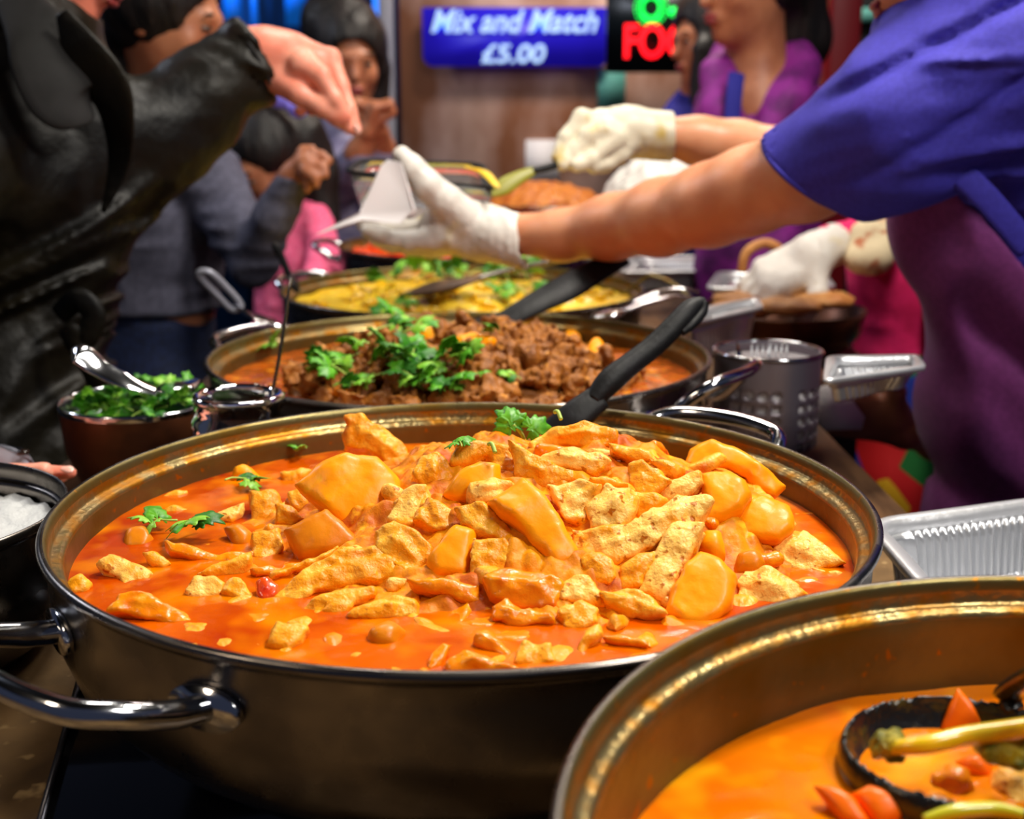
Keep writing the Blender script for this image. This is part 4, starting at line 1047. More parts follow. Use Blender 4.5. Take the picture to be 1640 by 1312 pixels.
# ------------------------------------------------------------------ foil trays
def foil_tray(corners, depth, label, loc=None, ribs=11, rimw=.010, inset=.16, mt='foil', lip=.004):
    """corners: four rim corners in order; ribbed sloping walls"""
    c = [Vector(p) for p in corners]
    m = sum(c, Vector()) / 4
    t = thing('foil_tray', (m.x, m.y, m.z - depth), label, 'tray')
    n = (c[1] - c[0]).cross(c[3] - c[0]).normalized()
    if n.z < 0: n = -n
    # rounded outline
    out = []
    for i in range(4):
        a, b, d = c[i], c[(i+1) % 4], c[i-1]
        r = min((b - a).length, (d - a).length) * .14
        p0 = a + (d - a).normalized() * r; p1 = a + (b - a).normalized() * r
        for k in range(7):
            s = k / 6
            out.append(((1-s)**2 * p0 + 2*s*(1-s) * a + s*s * p1, None))
        L = (b - a).length; nn = max(8, int(L / .0020))
        q1 = b + (a - b).normalized() * min((b - a).length, (c[(i+2) % 4] - b).length) * .14
        for k in range(1, nn):
            out.append((p1.lerp(q1, k / nn), k / nn * L))
    N = len(out); V = []; F = []
    levels = [(1.0, 0.0, 0), (1.0, .0015, 0), ('rim', .0008, 0), ('rim', -.001, 0), ('rim2', -lip, 0)] 
    rows = []
    def ring(f):
        return [f(p, u) for p, u in out]
    def inner(p, w, z, rib=0, u=None):
        d = (m - p); d = d - n * d.dot(n); dl = d.length
        q = p + d / dl * w
        if rib and u is not None: q = q + d / dl * rib * math.sin(u / .0115 * 2 * math.pi) * .5
        return q + n * z
    rows.append(ring(lambda p, u: inner(p, -.001, -lip)))
    rows.append(ring(lambda p, u: inner(p, -.001, .001)))
    rows.append(ring(lambda p, u: inner(p, .001, .002)))
    rows.append(ring(lambda p, u: inner(p, rimw, .0015)))
    rows.append(ring(lambda p, u: inner(p, rimw + .0015, -.004)))
    rows.append(ring(lambda p, u: inner(p, rimw + .002, -.008)))
    W = (c[0] - m).length * inset
    for s in (.18, .3, .5, .7, .85, .95):
        rows.append(ring(lambda p, u: inner(p, rimw + .003 + W * s, -depth * s - .004, .005 * min(1, s * 5), u)))
    rows.append(ring(lambda p, u: inner(p, rimw + .006 + W * 1.05, -depth)))
    for r in rows: V += r
    for i in range(len(rows) - 1):
        for k in range(N):
            k2 = (k + 1) % N
            F.append((i*N+k, i*N+k2, (i+1)*N+k2, (i+1)*N+k))
    base = (len(rows) - 1) * N
    V.append(m - n * depth); F += [(base + k, base + (k+1) % N, len(V) - 1) for k in range(N)]
    o = obj('tray_body', V[:6*N] + V[5*N:], [f for f in F if max(f) < 6*N] + [tuple(i + N for i in f) for f in F if min(f) >= 5*N], [M['foil'], M['foil_flat']], t, smooth=True)
    mi = [1 if max(p.vertices) < 6 * N else 0 for p in o.data.polygons]
    o.data.polygons.foreach_set('material_index', mi)
    md = o.modifiers.new('gauge', 'SOLIDIFY'); md.thickness = .0005
    return t
zt = TABLE + .056
foil_tray([PZ(1385, 836, zt), PZ(1720, 792, zt), (PZ(1720, 792, zt) + Vector((.02, -.22, 0))), (PZ(1385, 836, zt) + Vector((.0, -.22, 0)))], .053, 'large ribbed foil tray right beside the chicken curry pan', inset=.08, rimw=.009)

# ------------------------------------------------------------------ more dishes and trays
def bowl(name, label, cx, cy, z0, z1, R, mt, rim_mt=None, cat='bowl'):
    t = thing(name, (cx, cy, z0), label, cat)
    H_ = z1 - z0
    pr = [(.001, .004), (R * .5, .005), (R * .75, .012 + H_ * .1), (R * .92, H_ * .5), (R * .965, H_ - .004), (R * .985, H_), (R, H_ + .001), (R * 1.008, H_ - .002), (R * .995, H_ - .006),
          (R * .95, H_ * .5), (R * .78, H_ * .12), (R * .5, .001), (.001, 0)]
    o = obj('bowl_body', *lathe(pr, (cx, cy, z0), 96), [M[mt], M[rim_mt or mt]], t)
    o.data.polygons.foreach_set('material_index', [1 if 3 <= i < 8 else 0 for i in range(len(pr) - 1) for _ in range(96)])
    return t
# bowl of chopped coriander
BG = (-.355, 1.115, .998)
bowl('bowl', 'copper-brown bowl of chopped coriander behind the oil jar', BG[0], BG[1], TABLE, BG[2], .072, 'bowl_wood', 'chrome')
def mbg(X, Y):
    q = ((np.asarray(X) - BG[0] - .02) ** 2 + (np.asarray(Y) - BG[1]) ** 2) / .06 ** 2
    return BG[2] - .014 + .014 * np.maximum(1 - q, 0)
def mb2(X, Y): return mbg(X, Y) - .004
surface('chopped_coriander', 'finely chopped coriander filling the copper-brown bowl', 'coriander', (BG[0], BG[1]), BG[2] - .02, .062, M['leaf_dark'], mound=mb2, rings=30, seg=90)
for i, p in enumerate(spots_on(46, mbg, (BG[0], BG[1]), .055, .004, 61, None, .009)):
    put_sprig(p, 200 + i, 'coriander sprig heaped in the copper-brown bowl', 'coriander in the copper-brown bowl', .62, .6, None, .2)
sp = thing('serving_spoon', P(180, 600, 1.12), 'flat-handled steel spoon lying across the coriander bowl', 'spoon')
obj('handle', *tube([P(250, 628, 1.09), P(205, 612, 1.08), P(160, 590, 1.08), P(128, 566, 1.08), P(116, 572, 1.08)], [.007, .010, .011, .013, .010], 14, 8, flat=.2, flatdir=(0, -.5, 1)), M['chrome'], sp)
obj('bowl', *tube([P(250, 628, 1.09), P(280, 622, 1.11), P(310, 610, 1.14)], [.007, .02, .01], 14, 8, flat=.3, flatdir=(0, 0, 1)), M['chrome'], sp)

# small steel pan with rice, left of the chicken pan
t = pan('rice_pan', 'small steel pan of white rice left of the chicken curry pan', -.415, .750, 1.009, .118, .099, [], ('steel', 'steel', 'steel'))
surface('rice', 'white rice in the small pan left of the chicken curry', 'rice', (-.415, .750), .988, .109, M['rice'], amp=.003, fr=80, rings=40, seg=120)

# trays and dishes further along the counter
def tray_px(c, z, depth, label, **k):
    return foil_tray([PZ(px, py, z) for px, py in c], depth, label, **k)
tray_px([(1318, 612), (1482, 588), (1470, 570), (1325, 572)], 1.03, .020, 'foil tray held up in a brown hand beside the plum apron', inset=.10, rimw=.008)
tray_px([(1098, 522), (1222, 492), (1214, 478), (1112, 496)], 1.02, .05, 'bright foil tray lying askew behind the cutlery cup', inset=.1, rimw=.010)
tray_px([(1130, 462), (1340, 462), (1320, 436), (1150, 436)], .985, .06, 'wide foil tray between the yellow curry and the bread bowl', inset=.1, rimw=.010)
tray_px([(985, 436), (1200, 432), (1185, 410), (1010, 412)], .955, .04, 'long foil tray under the outstretched forearm', inset=.1, rimw=.012)
# utensils beside the yellow curry
for k, (pts, lb) in enumerate([([(1000, 497, 1.62), (1040, 484, 1.64), (1085, 474, 1.66), (1125, 482, 1.66)], 'steel spoon handle lying beside the yellow curry pan, nearer one'),
                               ([(1010, 486, 1.70), (1050, 470, 1.72), (1090, 462, 1.72), (1120, 468, 1.72)], 'steel spoon handle lying beside the yellow curry pan, farther one')]):
    t = thing('serving_spoon', P(*pts[0]), lb, 'spoon')
    q = [P(*p) for p in pts]
    obj('handle', *tube(q, [.006, .009, .007, .005], 12, 8, flat=.4, flatdir=(0, 0, 1)), M['chrome'], t)
    obj('bowl', *tube([q[0], q[0] + Vector((-.02, -.01, -.004)), q[0] + Vector((-.045, -.02, -.006))], [.006, .02, .008], 14, 6, flat=.3, flatdir=(0, 0, 1)), M['chrome'], t)
t = thing('tongs', P(1060, 450, 1.8), 'open steel tongs resting beside the yellow curry pan', 'tongs')
obj('arm', *tube([P(1042, 440, 1.78), P(1075, 452, 1.76), P(1110, 480, 1.72)], .006, 10, 8, flat=.4), M['stained'], t)
obj('arm', *tube([P(1042, 440, 1.78), P(1020, 455, 1.8), P(1000, 470, 1.8)], .006, 10, 8, flat=.4), M['stained'], t)
# steel turner with loop handle on the left, over the second pan's handle
t = thing('turner', P(370, 480, 1.55), 'grey steel turner with a long slotted handle, left of the yellow curry', 'turner')
obj('handle', *tube([P(318, 440, 1.52), P(335, 436, 1.52), P(360, 458, 1.53), P(385, 488, 1.54), P(372, 496, 1.54), P(345, 470, 1.53)], .0045, 10, 8, closed=True), M['post'], t)
obj('blade', *tube([P(375, 488, 1.54), P(400, 505, 1.55), P(440, 515, 1.56)], [.008, .035, .03], 16, 8, flat=.1, flatdir=(0, 0, 1)), M['chrome'], t)
t = thing('serving_spoon', P(442, 410, 2.1), 'dark spoon handle sticking up left of the yellow curry pan', 'spoon')
obj('handle', *tube([P(462, 440, 1.62), P(452, 415, 1.62), P(442, 396, 1.62), P(436, 392, 1.62)], [.005, .005, .006, .004], 10, 8), M['black_plastic'], t)
obj('bowl', *tube([P(462, 440, 1.62), P(470, 455, 1.62), P(478, 468, 1.62)], [.005, .018, .008], 12, 6, flat=.3, flatdir=(0, 0, 1)), M['black_plastic'], t)

# noodles dish far back
c_ = P(870, 322, 2.85)
bowl('bowl', 'wide steel dish heaped with golden noodles, behind the gloved hands', c_.x, 2.85, TABLE, c_.z - .005, .155, 'steel')
def mnd(X, Y):
    q = ((np.asarray(X) - c_.x) ** 2 + (np.asarray(Y) - 2.85) ** 2) / .145 ** 2
    return c_.z - .02 + .062 * np.sqrt(np.maximum(1 - q, 0))
surface('noodles', 'heap of golden fried noodles in the wide steel dish', 'noodles', (c_.x, 2.85), c_.z - .02, .142, M['noodles'], amp=.004, fr=90, mound=lambda X, Y: mnd(X, Y) + .006 * fbm(np.stack([X, Y, 0 * X], -1) * 60, 4, 3), rings=50, seg=120)
# bread bowl to the right
c_ = P(1240, 500, 1.78)
bb = bowl('bread_bowl', 'big copper-brown bowl with flat breads, under a gloved hand', c_.x + .02, 1.82, TABLE, c_.z, .125, 'bowl_wood')
obj('handle', *tube([P(1188, 436, 1.9), P(1196, 405, 1.9), P(1222, 390, 1.9), P(1246, 398, 1.9), P(1250, 420, 1.9)], .008, 10, 8), M['bread'], bb)
r_ = random.Random(5)
for i, (dx_, dy_) in enumerate([(-.06, -.03), (.0, -.045), (.055, -.02), (.02, .03), (-.05, .03)]):
    q = np.array([c_.x + .02 + dx_, 1.82 + dy_, c_.z + .004 + .006 * (i % 3)])
    tag(blob('flat_bread', [ell(q, (.05, .045, .012), .01)], .003, M['bread'], disp=lambda X, s=i: .003 * vnoise(X * 60, s)), 'brown flat bread lying in the copper-brown bread bowl', 'bread', 'flat breads in the bread bowl')
# steel dish rim behind
c_ = P(1420, 640, 1.55)

# takeaway container, napkin, spoon in the server's gloves
yc = 1.60
t = thing('takeaway_container', P(690, 330, yc), 'clear plastic takeaway container with dark rim held over the pans', 'container')
A, B, Cc, D = P(553, 274, 1.605), P(797, 302, 1.605), P(772, 262, 1.73), P(580, 256, 1.73)
def lerp_ring(c4, inset, dz, n=8):
    m = sum(c4, Vector()) / 4; out = []
    c = [p + (m - p).normalized() * inset + Vector((0, 0, dz)) for p in c4]
    for i in range(4):
        a, b, d = c[i], c[(i+1) % 4], c[i-1]; r = .022
        p0 = a + (d - a).normalized() * r; p1 = a + (b - a).normalized() * r
        for k in range(n):
            s = k / (n - 1); out.append((1-s)**2 * p0 + 2*s*(1-s)*a + s*s*p1)
    return out
c4 = [A, B, Cc, D]
def rings_mesh(rs, close=False):
    V = [v for r in rs for v in r]; n = len(rs[0]); F = []
    for i in range(len(rs) - 1):
        for k in range(n): F.append((i*n+k, i*n+(k+1) % n, (i+1)*n+(k+1) % n, (i+1)*n+k))
    if close: F.append(tuple((len(rs)-1)*n + k for k in range(n)))
    return V, F
V, F = rings_mesh([lerp_ring(c4, .004, -.001), lerp_ring(c4, .008, -.02), lerp_ring(c4, .018, -.052), lerp_ring(c4, .03, -.055)], True)
o = obj('tray_wall', V, F, M['clear'], t); md = o.modifiers.new('t', 'SOLIDIFY'); md.thickness = .0008
V, F = rings_mesh([lerp_ring(c4, .006, -.001), lerp_ring(c4, .006, .002), lerp_ring(c4, -.003, .002), lerp_ring(c4, -.003, -.002), lerp_ring(c4, .006, -.001)])
obj('rim', V, F, M['black_plastic'], t)
sm = [P(745, 268, 1.66), P(775, 276, 1.62), P(797, 300, 1.56)]
obj('sauce_smear', *tube(sm, [.004, .008, .004], 10, 6, flat=.3), M['yellow'], t)
pp = [P(524, 368, 1.52), P(576, 340, 1.52), P(612, 266, 1.525), P(622, 258, 1.53), P(640, 262, 1.53), P(662, 335, 1.525), P(640, 355, 1.52), P(580, 352, 1.515)]
pb = [p + Vector((0, .010, -.001)) for p in pp]
V = pp + pb; n_ = 8
F = [(0, 1, 7), (1, 5, 6, 7), (1, 2, 3, 4, 5), (8, 15, 9), (9, 15, 14, 13), (9, 13, 12, 11, 10)] + [(i, (i+1) % 8, 8 + (i+1) % 8, 8 + i) for i in range(8)]
o = tag(obj('napkin', V, F, M['paper'], smooth=False), 'folded white paper napkin held against the takeaway container', 'napkin')
md = o.modifiers.new('b', 'BEVEL'); md.width = .002; md.segments = 2
pp = [P(1314, 625, 1.43), P(1345, 612, 1.43), P(1385, 668, 1.44), P(1380, 688, 1.43), P(1314, 690, 1.43)]
V = pp + [p + Vector((0, .012, 0)) for p in pp]
F = [(0, 4, 3, 2, 1), (5, 6, 7, 8, 9)] + [(i, (i+1) % 5, 5 + (i+1) % 5, 5 + i) for i in range(5)]
tag(obj('napkin', V, F, M['paper'], smooth=False), 'folded white napkin under the foil tray in the brown hand', 'napkin')
t = thing('serving_spoon', P(800, 300, 1.66), 'green-stained serving spoon with dark handle in the far gloved hand', 'spoon')
obj('handle', *tube([P(905, 258, 1.70), P(885, 266, 1.69), P(852, 274, 1.67)], [.006, .009, .008], 12, 6, flat=.6), M['black_plastic'], t)
obj('bowl', *tube([P(856, 273, 1.67), P(830, 285, 1.66), P(805, 300, 1.65), P(785, 312, 1.64)], [.006, .010, .012, .004], 14, 8, flat=.4, flatdir=(0, -1, .4)), M['olive'], t)

# ------------------------------------------------------------------ people
def head(c, f, up=(0, 0, 1), s=1.0):
    c = np.array(c); f = Vector(f).normalized(); u = Vector(up); u = (u - f * u.dot(f)).normalized(); r = f.cross(u)
    R = np.array([r, f, u]); f, u, r = np.array(f), np.array(u), np.array(r)
    pr = [ell(c + u * .018 * s - f * .008 * s, np.array((.074, .094, .090)) * s, .02, R), ell(c + f * .022 * s - u * .035 * s, np.array((.060, .070, .082)) * s, .03, R),
          cap(c + f * .068 * s - u * .092 * s, c + f * .060 * s - u * .088 * s, .020 * s, .026 * s, .03),
          cap(c + f * .090 * s + u * .004 * s, c + f * .107 * s - u * .030 * s, .006 * s, .011 * s, .012),
          ell(c + f * .088 * s - u * .060 * s, np.array((.022, .012, .012)) * s, .012, R),
          cap(c + f * .084 * s + u * .018 * s - r * .03 * s, c + f * .084 * s + u * .018 * s + r * .03 * s, .007 * s, .007 * s, .02)]
    for q in (-1, 1):
        pr.append(ell(c + r * .072 * s * q - u * .012 * s - f * .008 * s, np.array((.007, .018, .028)) * s, .008, R))
        pr.append(ell(c + r * .036 * s * q + f * .062 * s - u * .030 * s, np.array((.020, .018, .020)) * s, .02, R))
    return pr, (c, f, u, r, R, s)
def features(info, parent):
    c, f, u, r, R, s = info
    V, F = sdf([ell(c + f * .098 * s - u * .056 * s, np.array((.021, .008, .005)) * s, .004, R), ell(c + f * .097 * s - u * .065 * s, np.array((.018, .008, .006)) * s, .004, R)], .0018)
    obj('lips', V, F, M['lips'], parent)
    for q in (-1, 1):
        V, F = sdf([ell(c + r * .031 * s * q + f * .083 * s + u * .0 * s, np.array((.013, .007, .0045)) * s, .001, R)], .0018)
        e = obj('eye', V, F, M['eye'], parent)
        V, F = sdf([ell(c + r * .031 * s * q + f * .089 * s, np.array((.0062, .004, .0048)) * s, .001, R)], .0014)
        sub('iris', V, F, M['iris'], e)
        a = [Vector(c + r * (.031 + d) * s * q + f * (.090 - abs(d) * .3) * s + u * (.020 + .004 * math.cos(d * 60)) * s) for d in (-.016, 0, .018)]
        obj('eyebrow', *tube(a, [.002, .003, .0015], 8, 5), M['hair'], parent)
def hair_prims(info, extra=(), puff=0.0):
    c, f, u, r, R, s = info
    pr = [ell(c + u * (.030 + puff * .3) * s - f * .018 * s, (np.array((.086, .100, .100)) + puff) * s, .02, R)] + list(extra)
    def cut(X):
        Y = (X - c) @ R.T / s
        # keep the face clear
        q = (Y - np.array([0, .085, -.040])) / np.array([.070, .075, .098])
        return (1 - np.linalg.norm(q, axis=-1)) * .07 * s
    return pr, cut
def face_cut(info):
    return hair_prims(info)[1]
def hairdisp(X): return .003 * vnoise(X * np.array([110, 110, 14]), 3) + .004 * vnoise(X * np.array([40, 40, 8]), 4)
def hand(w, fwd, back, side, s=1.0, curl=(.35, .4, .45, .5), spread=.012, thumb=(.5, .9, -.3), tb=.5, th=.0):
    """side points to the thumb; fingers bend away from the back of the hand"""
    w = Vector(w); f = Vector(fwd).normalized(); b = Vector(back); b = (b - f * b.dot(f)).normalized(); sd = f.cross(b)
    if sd.dot(Vector(side)) < 0: sd = -sd
    pr = []
    th = .001 + th
    for i, (off, L, rr) in enumerate([(.030, .92, .0088), (.010, 1.0, .0090), (-.010, .95, .0086), (-.029, .76, .0076)]):
        k0 = w + (sd * off * .55 + f * .012) * s; k1 = w + (sd * off + f * (.086 - abs(off - .01) * .25)) * s
        pr.append(cap(k0, k1, .0150 * s + th, .0118 * s + th, .012 * s))
        d = (f + sd * off * (spread / .03)).normalized(); p = k1; a = 0
        for j, ln in enumerate((.044, .027, .021)):
            a = curl[i] * (1.0 if j == 0 else 1.25)
            d = (Matrix.Rotation(a, 3, d.cross(b)) @ d).normalized() if False else (d * math.cos(a) - b * math.sin(a)).normalized()
            b2 = (b - d * b.dot(d)).normalized() if abs(b.dot(d)) < .999 else f
            q = p + d * ln * L * s
            r0, r1 = rr * (1 - .08 * j), rr * (1 - .08 * (j + 1))
            pr.append(cap(p, q, r0 * s + th, r1 * s + th, .004 * s))
            p = q; b = b2
        b = Vector(back); b = (b - f * b.dot(f)).normalized()
    d = (f * thumb[0] + sd * thumb[1] + b * thumb[2]).normalized()
    p = w + (sd * .018 + f * .018) * s; q = p + d * .042 * s
    pr.append(cap(p, q, .017 * s + th, .0115 * s + th, .014 * s))
    d2 = (d * (1 - tb) + f * tb).normalized(); q2 = q + d2 * .030 * s; q3 = q2 + (d2 * .8 + f * .2).normalized() * .024 * s
    pr += [cap(q, q2, .0110 * s + th, .0100 * s + th, .005 * s), cap(q2, q3, .0100 * s + th, .0080 * s + th, .004 * s)]
    return pr
def Jc(*js, k=.02): return chain([J(*j) for j in js], k)
def halfspace(p, n):
    p = np.array(p); n = np.array(Vector(n).normalized())
    return lambda X: (X - p) @ n
def capdist(X, a, b, ra, rb):
    a, b = np.array(a), np.array(b); ba = b - a
    t = np.clip(((X - a) @ ba) / (ba @ ba), 0, 1)
    return np.linalg.norm(X - a - t[:, None] * ba, axis=-1) - (ra + (rb - ra) * t)

# --- server in indigo shirt and plum apron
sv = thing('person', (P(1690, 700, 1.33).x, 1.33, 0), 'person in indigo T-shirt and plum apron leaning over the pans, serving', 'person')
hp, hi_ = head(P(1525, -152, 1.27), (-.86, .25, -.42))
near = [J(828, 375, 1.58, 33), J(900, 377, 1.55, 38), J(980, 364, 1.50, 49), J(1060, 348, 1.43, 58), J(1140, 328, 1.36, 63), J(1200, 306, 1.32, 66), J(1290, 276, 1.27, 74), J(1420, 215, 1.235, 80), J(1560, 150, 1.25, 80)]
far = [J(1062, 217, 1.74, 30), J(1120, 226, 1.745, 36), J(1180, 238, 1.745, 42), J(1300, 258, 1.68, 50), J(1420, 190, 1.55, 64), J(1560, 120, 1.42, 90)]
body = chain(near, .02) + chain(far, .02) + hp + Jc((1550, -80, 1.29, 55), (1610, 60, 1.34, 70)) + Jc((1620, 110, 1.36, 95), (1690, 400, 1.36, 150), (1700, 800, 1.36, 150), k=.04)
body += Jc((1560, 150, 1.25, 80), (1610, 110, 1.34, 85), (1560, 120, 1.42, 80), k=.02)
blob('body', body, .0055, M['skin'], sv)
features(hi_, sv)
hpr, hc = hair_prims(hi_)
blob('hair', hpr, .007, M['hair'], sv, hairdisp, hc)
# shirt
sl0, sl1 = J(1308, 280, 1.27, 102), J(1440, 205, 1.22, 118)
sdir = (Vector(sl1[0]) - Vector(sl0[0])).normalized()
hemn = (P(1395, 347, 1.235) - P(1225, 218, 1.285))
hn = Vector((sdir - hemn.normalized() * sdir.dot(hemn.normalized()))).normalized()
shirt = [cap(sl0[0] - sdir * .05, sl1[0], sl0[1] * .97, sl1[1], .03), cap(sl1[0], J(1580, 120, 1.22, 150)[0], sl1[1], J(1580, 120, 1.22, 150)[1], .05)]
shirt += Jc((1580, 110, 1.24, 150), (1700, 60, 1.36, 200), (1800, 300, 1.38, 230), k=.06) + Jc((1590, 150, 1.27, 155), (1720, 330, 1.34, 205), (1740, 520, 1.34, 205), k=.06)
shirt += Jc((1580, 110, 1.30, 150), (1470, 170, 1.52, 90), (1400, 205, 1.58, 72), k=.05)
shirt += Jc((1480, 55, 1.30, 62), (1600, 60, 1.3, 140), k=.05)
sA, sB = np.array(sdir), np.array(sdir.cross(Vector((0, -1, 0))).normalized())
hc0 = np.array(sl0[0])
def shirt_disp(X):
    a = X @ sA; b = X @ sB + .25 * (a - a.min()) * 0; c = X[:, 1]
    Q = np.stack([a * 6, b * 30 + 2.2 * np.sin(a * 9), c * 9], -1)
    n = vnoise(Q, 5); m = vnoise(Q * 1.9 + 7, 6)
    amp = np.clip(((X - hc0) @ sA) / .12, .15, 1)
    ph = b * 42 - a * 5 + 2.6 * vnoise(np.stack([a * 4, b * 7, c * 4], -1), 8)
    mask = smooth((vnoise(np.stack([a * 5, b * 10, c * 5], -1), 9) + .35) / .6)
    crease = np.exp(-(np.sin(ph) / .30) ** 2) * mask
    return (.014 * (np.abs(n) - .35) + .005 * np.abs(m) + .011 * crease) * amp
cut_in = lambda X: np.maximum(-((X - np.array(sl0[0])) @ np.array(hn)), -capdist(X, sl0[0] - sdir * .08, sl0[0] + sdir * .05, sl0[1] * .97 - .006, sl0[1] * .97 - .006))
blob('shirt', shirt, .0052, M['shirt'], sv, shirt_disp, cut_in)
ring = []
u_ = hemn.normalized(); w_ = u_.cross(hn)
for k in range(24):
    a = k * math.pi / 12
    ring.append(Vector(sl0[0]) + hn * .002 + (u_ * math.cos(a) + w_ * math.sin(a)) * (sl0[1] * .975))
obj('sleeve_hem', *tube(ring, .0035, 8, 3, closed=True), M['shirt'], sv)
# apron
ap = Jc((1615, 345, 1.315, 190), (1712, 480, 1.33, 212), (1722, 640, 1.33, 216), (1724, 900, 1.32, 222), (1724, 1300, 1.3, 230), k=.05)
def ap_disp(X):
    Q = np.stack([(X[:, 0] + .55 * X[:, 2]) * 15, X[:, 1] * 5, (X[:, 2] - .45 * X[:, 0]) * 6], -1)
    w = X[:, 0] + .75 * X[:, 2]
    ph = w * 24 + 2.4 * vnoise(X * np.array([5, 3, 4]), 18)
    crease = np.exp(-(np.sin(ph) / .38) ** 2) * smooth((vnoise(X * np.array([7, 4, 5]), 19) + .5) / .7)
    return .024 * (np.abs(vnoise(Q, 12)) - .3) + .004 * vnoise(Q * 2.1, 13) + .016 * crease
pa, pb_ = P(1548, 285, 1.17), P(1648, 400, 1.15)
apn = (pb_ - pa).normalized().cross(Vector((0, 1, 0)))
if apn.z < 0: apn = -apn
blob('apron', ap, .0065, M['apron'], sv, ap_disp, halfspace(pa, apn))
obj('apron_strap', *tube([P(1535, 275, 1.165), P(1580, 318, 1.155), P(1648, 398, 1.15)], .013, 10, 8, flat=.25, flatdir=(0, -1, 0)), M['shirt'], sv)
# gloves
gl = Jc((815, 378, 1.58, 40), (770, 372, 1.60, 45), (715, 362, 1.60, 42), k=.012) + Jc((738, 345, 1.58, 32), (712, 322, 1.57, 27), k=.012) + Jc((712, 322, 1.57, 27), (684, 296, 1.56, 23), (661, 270, 1.56, 20), (643, 248, 1.56, 15), k=.008)
gl += Jc((715, 355, 1.62, 24), (655, 368, 1.62, 17), (610, 366, 1.62, 14), (580, 358, 1.62, 11), k=.005) + Jc((718, 378, 1.58, 23), (655, 386, 1.585, 17), (612, 380, 1.585, 14), (588, 370, 1.585, 11), k=.005)
gl += Jc((728, 385, 1.64, 22), (668, 394, 1.645, 16), (628, 392, 1.645, 13), (600, 384, 1.645, 11), k=.005) + Jc((738, 390, 1.67, 19), (690, 400, 1.68, 14), (655, 398, 1.68, 12), (635, 392, 1.68, 10), k=.005)
gl += Jc((800, 380, 1.58, 41), (842, 398, 1.575, 36), k=.01)
def gldisp(X): return .0016 * np.abs(vnoise(X * np.array([90, 60, 40]), 15)) + .0005 * vnoise(X * 150, 16)
blob('glove', gl, .0024, M['glove'], sv, gldisp, lambda X: -capdist(X, *[np.array(q) for q in (P(835, 388, 1.578), P(872, 402, 1.57))], .029, .033))
gr = Jc((1058, 217, 1.74, 37), (1005, 212, 1.74, 40), (965, 208, 1.74, 35), k=.014) + Jc((955, 200, 1.73, 24), (932, 190, 1.72, 16), (906, 222, 1.71, 13), (892, 252, 1.70, 11), k=.006)
gr += Jc((968, 212, 1.71, 24), (945, 218, 1.705, 17), (922, 244, 1.70, 14), (901, 264, 1.69, 11), k=.005) + Jc((985, 222, 1.71, 24), (968, 236, 1.70, 17), (948, 256, 1.69, 14), (925, 266, 1.685, 12), k=.005)
gr += Jc((1005, 230, 1.72, 22), (992, 248, 1.71, 16), (970, 264, 1.70, 13), (952, 268, 1.69, 11), k=.005) + Jc((1015, 225, 1.76, 22), (985, 232, 1.77, 17), (945, 248, 1.76, 14), (912, 262, 1.74, 11), k=.006)
gr += Jc((1045, 217, 1.74, 37), (1076, 219, 1.742, 39), k=.008)
blob('glove', gr, .0024, M['glove_stain'], sv, gldisp, lambda X: np.maximum((X[:, 0] - P(1078, 217, 1.74).x), -capdist(X, np.array(P(1066, 218, 1.742)), np.array(P(1100, 218, 1.742)), .030, .033)))

# --- customer in black leather coat
cu = thing('person', (P(60, 500, 1.5).x, 1.5, 0), 'person in black leather coat reaching over the food with a bare hand', 'person')
cb = Jc((330, 140, 1.58, 38), (385, 92, 1.60, 42), (425, 92, 1.60, 45), (465, 98, 1.60, 42), (500, 104, 1.60, 31), k=.015)
cb += Jc((500, 92, 1.60, 24), (529, 93, 1.60, 16), (546, 138, 1.59, 13.5), (559, 175, 1.58, 11.5), (572, 208, 1.575, 8.5), k=.006)
cb += Jc((485, 105, 1.57, 26), (514, 122, 1.56, 16), (535, 158, 1.555, 13), (552, 186, 1.56, 11), k=.005)
cb += Jc((445, 125, 1.58, 27), (478, 150, 1.56, 17), (515, 172, 1.555, 13.5), (538, 188, 1.56, 11.5), (560, 208, 1.57, 8), k=.008)
cb += Jc((480, 118, 1.62, 24), (498, 130, 1.63, 15), (510, 160, 1.63, 12), (500, 176, 1.62, 10), k=.005) + Jc((465, 122, 1.64, 22), (480, 140, 1.65, 13), (488, 166, 1.65, 11), (480, 178, 1.64, 9), k=.005)
cb += Jc((330, 140, 1.58, 38), (235, 215, 1.54, 45), (120, 190, 1.50, 50), (40, 120, 1.5, 70), k=.03) + Jc((40, 120, 1.5, 80), (60, 400, 1.5, 100), (60, 800, 1.5, 100), k=.03) + Jc((40, 120, 1.5, 60), (60, 20, 1.5, 50), (75, -40, 1.5, 48), k=.03)
cb += Jc((-20, 140, 1.45, 60), (-150, 420, 1.25, 60), (-190, 700, 1.05, 50), (-120, 765, .97, 36), (-60, 768, .955, 30), k=.03)
for dy_, dY, L_ in ((0, 0, 112), (6, .022, 100), (10, .044, 80), (-4, -.018, 70)):
    cb += Jc((-55, 768 + dy_, .955 + dY, 22), (20, 763 + dy_, .95 + dY, 16), (70, 758 + dy_, .95 + dY, 14), (L_, 757 + dy_, .95 + dY, 11), k=.004)
hp, hi_ = head(P(95, -150, 1.5), (.85, .1, -.5))
blob('body', cb + hp, .0036, M['skin_pink'], cu)
features(hi_, cu)
hpr, hc = hair_prims(hi_)
blob('hair', hpr, .007, M['hair'], cu, hairdisp, hc)
nl = P(110, 752, .938)
obj('fingernail', *tube([nl + Vector((-.006, 0, .001)), nl, nl + Vector((.004, 0, -.001))], [.002, .0042, .002], 10, 5, flat=.4, flatdir=(0, -.5, 1)), M['nail'], cu)
nl = P(572, 208, 1.56)
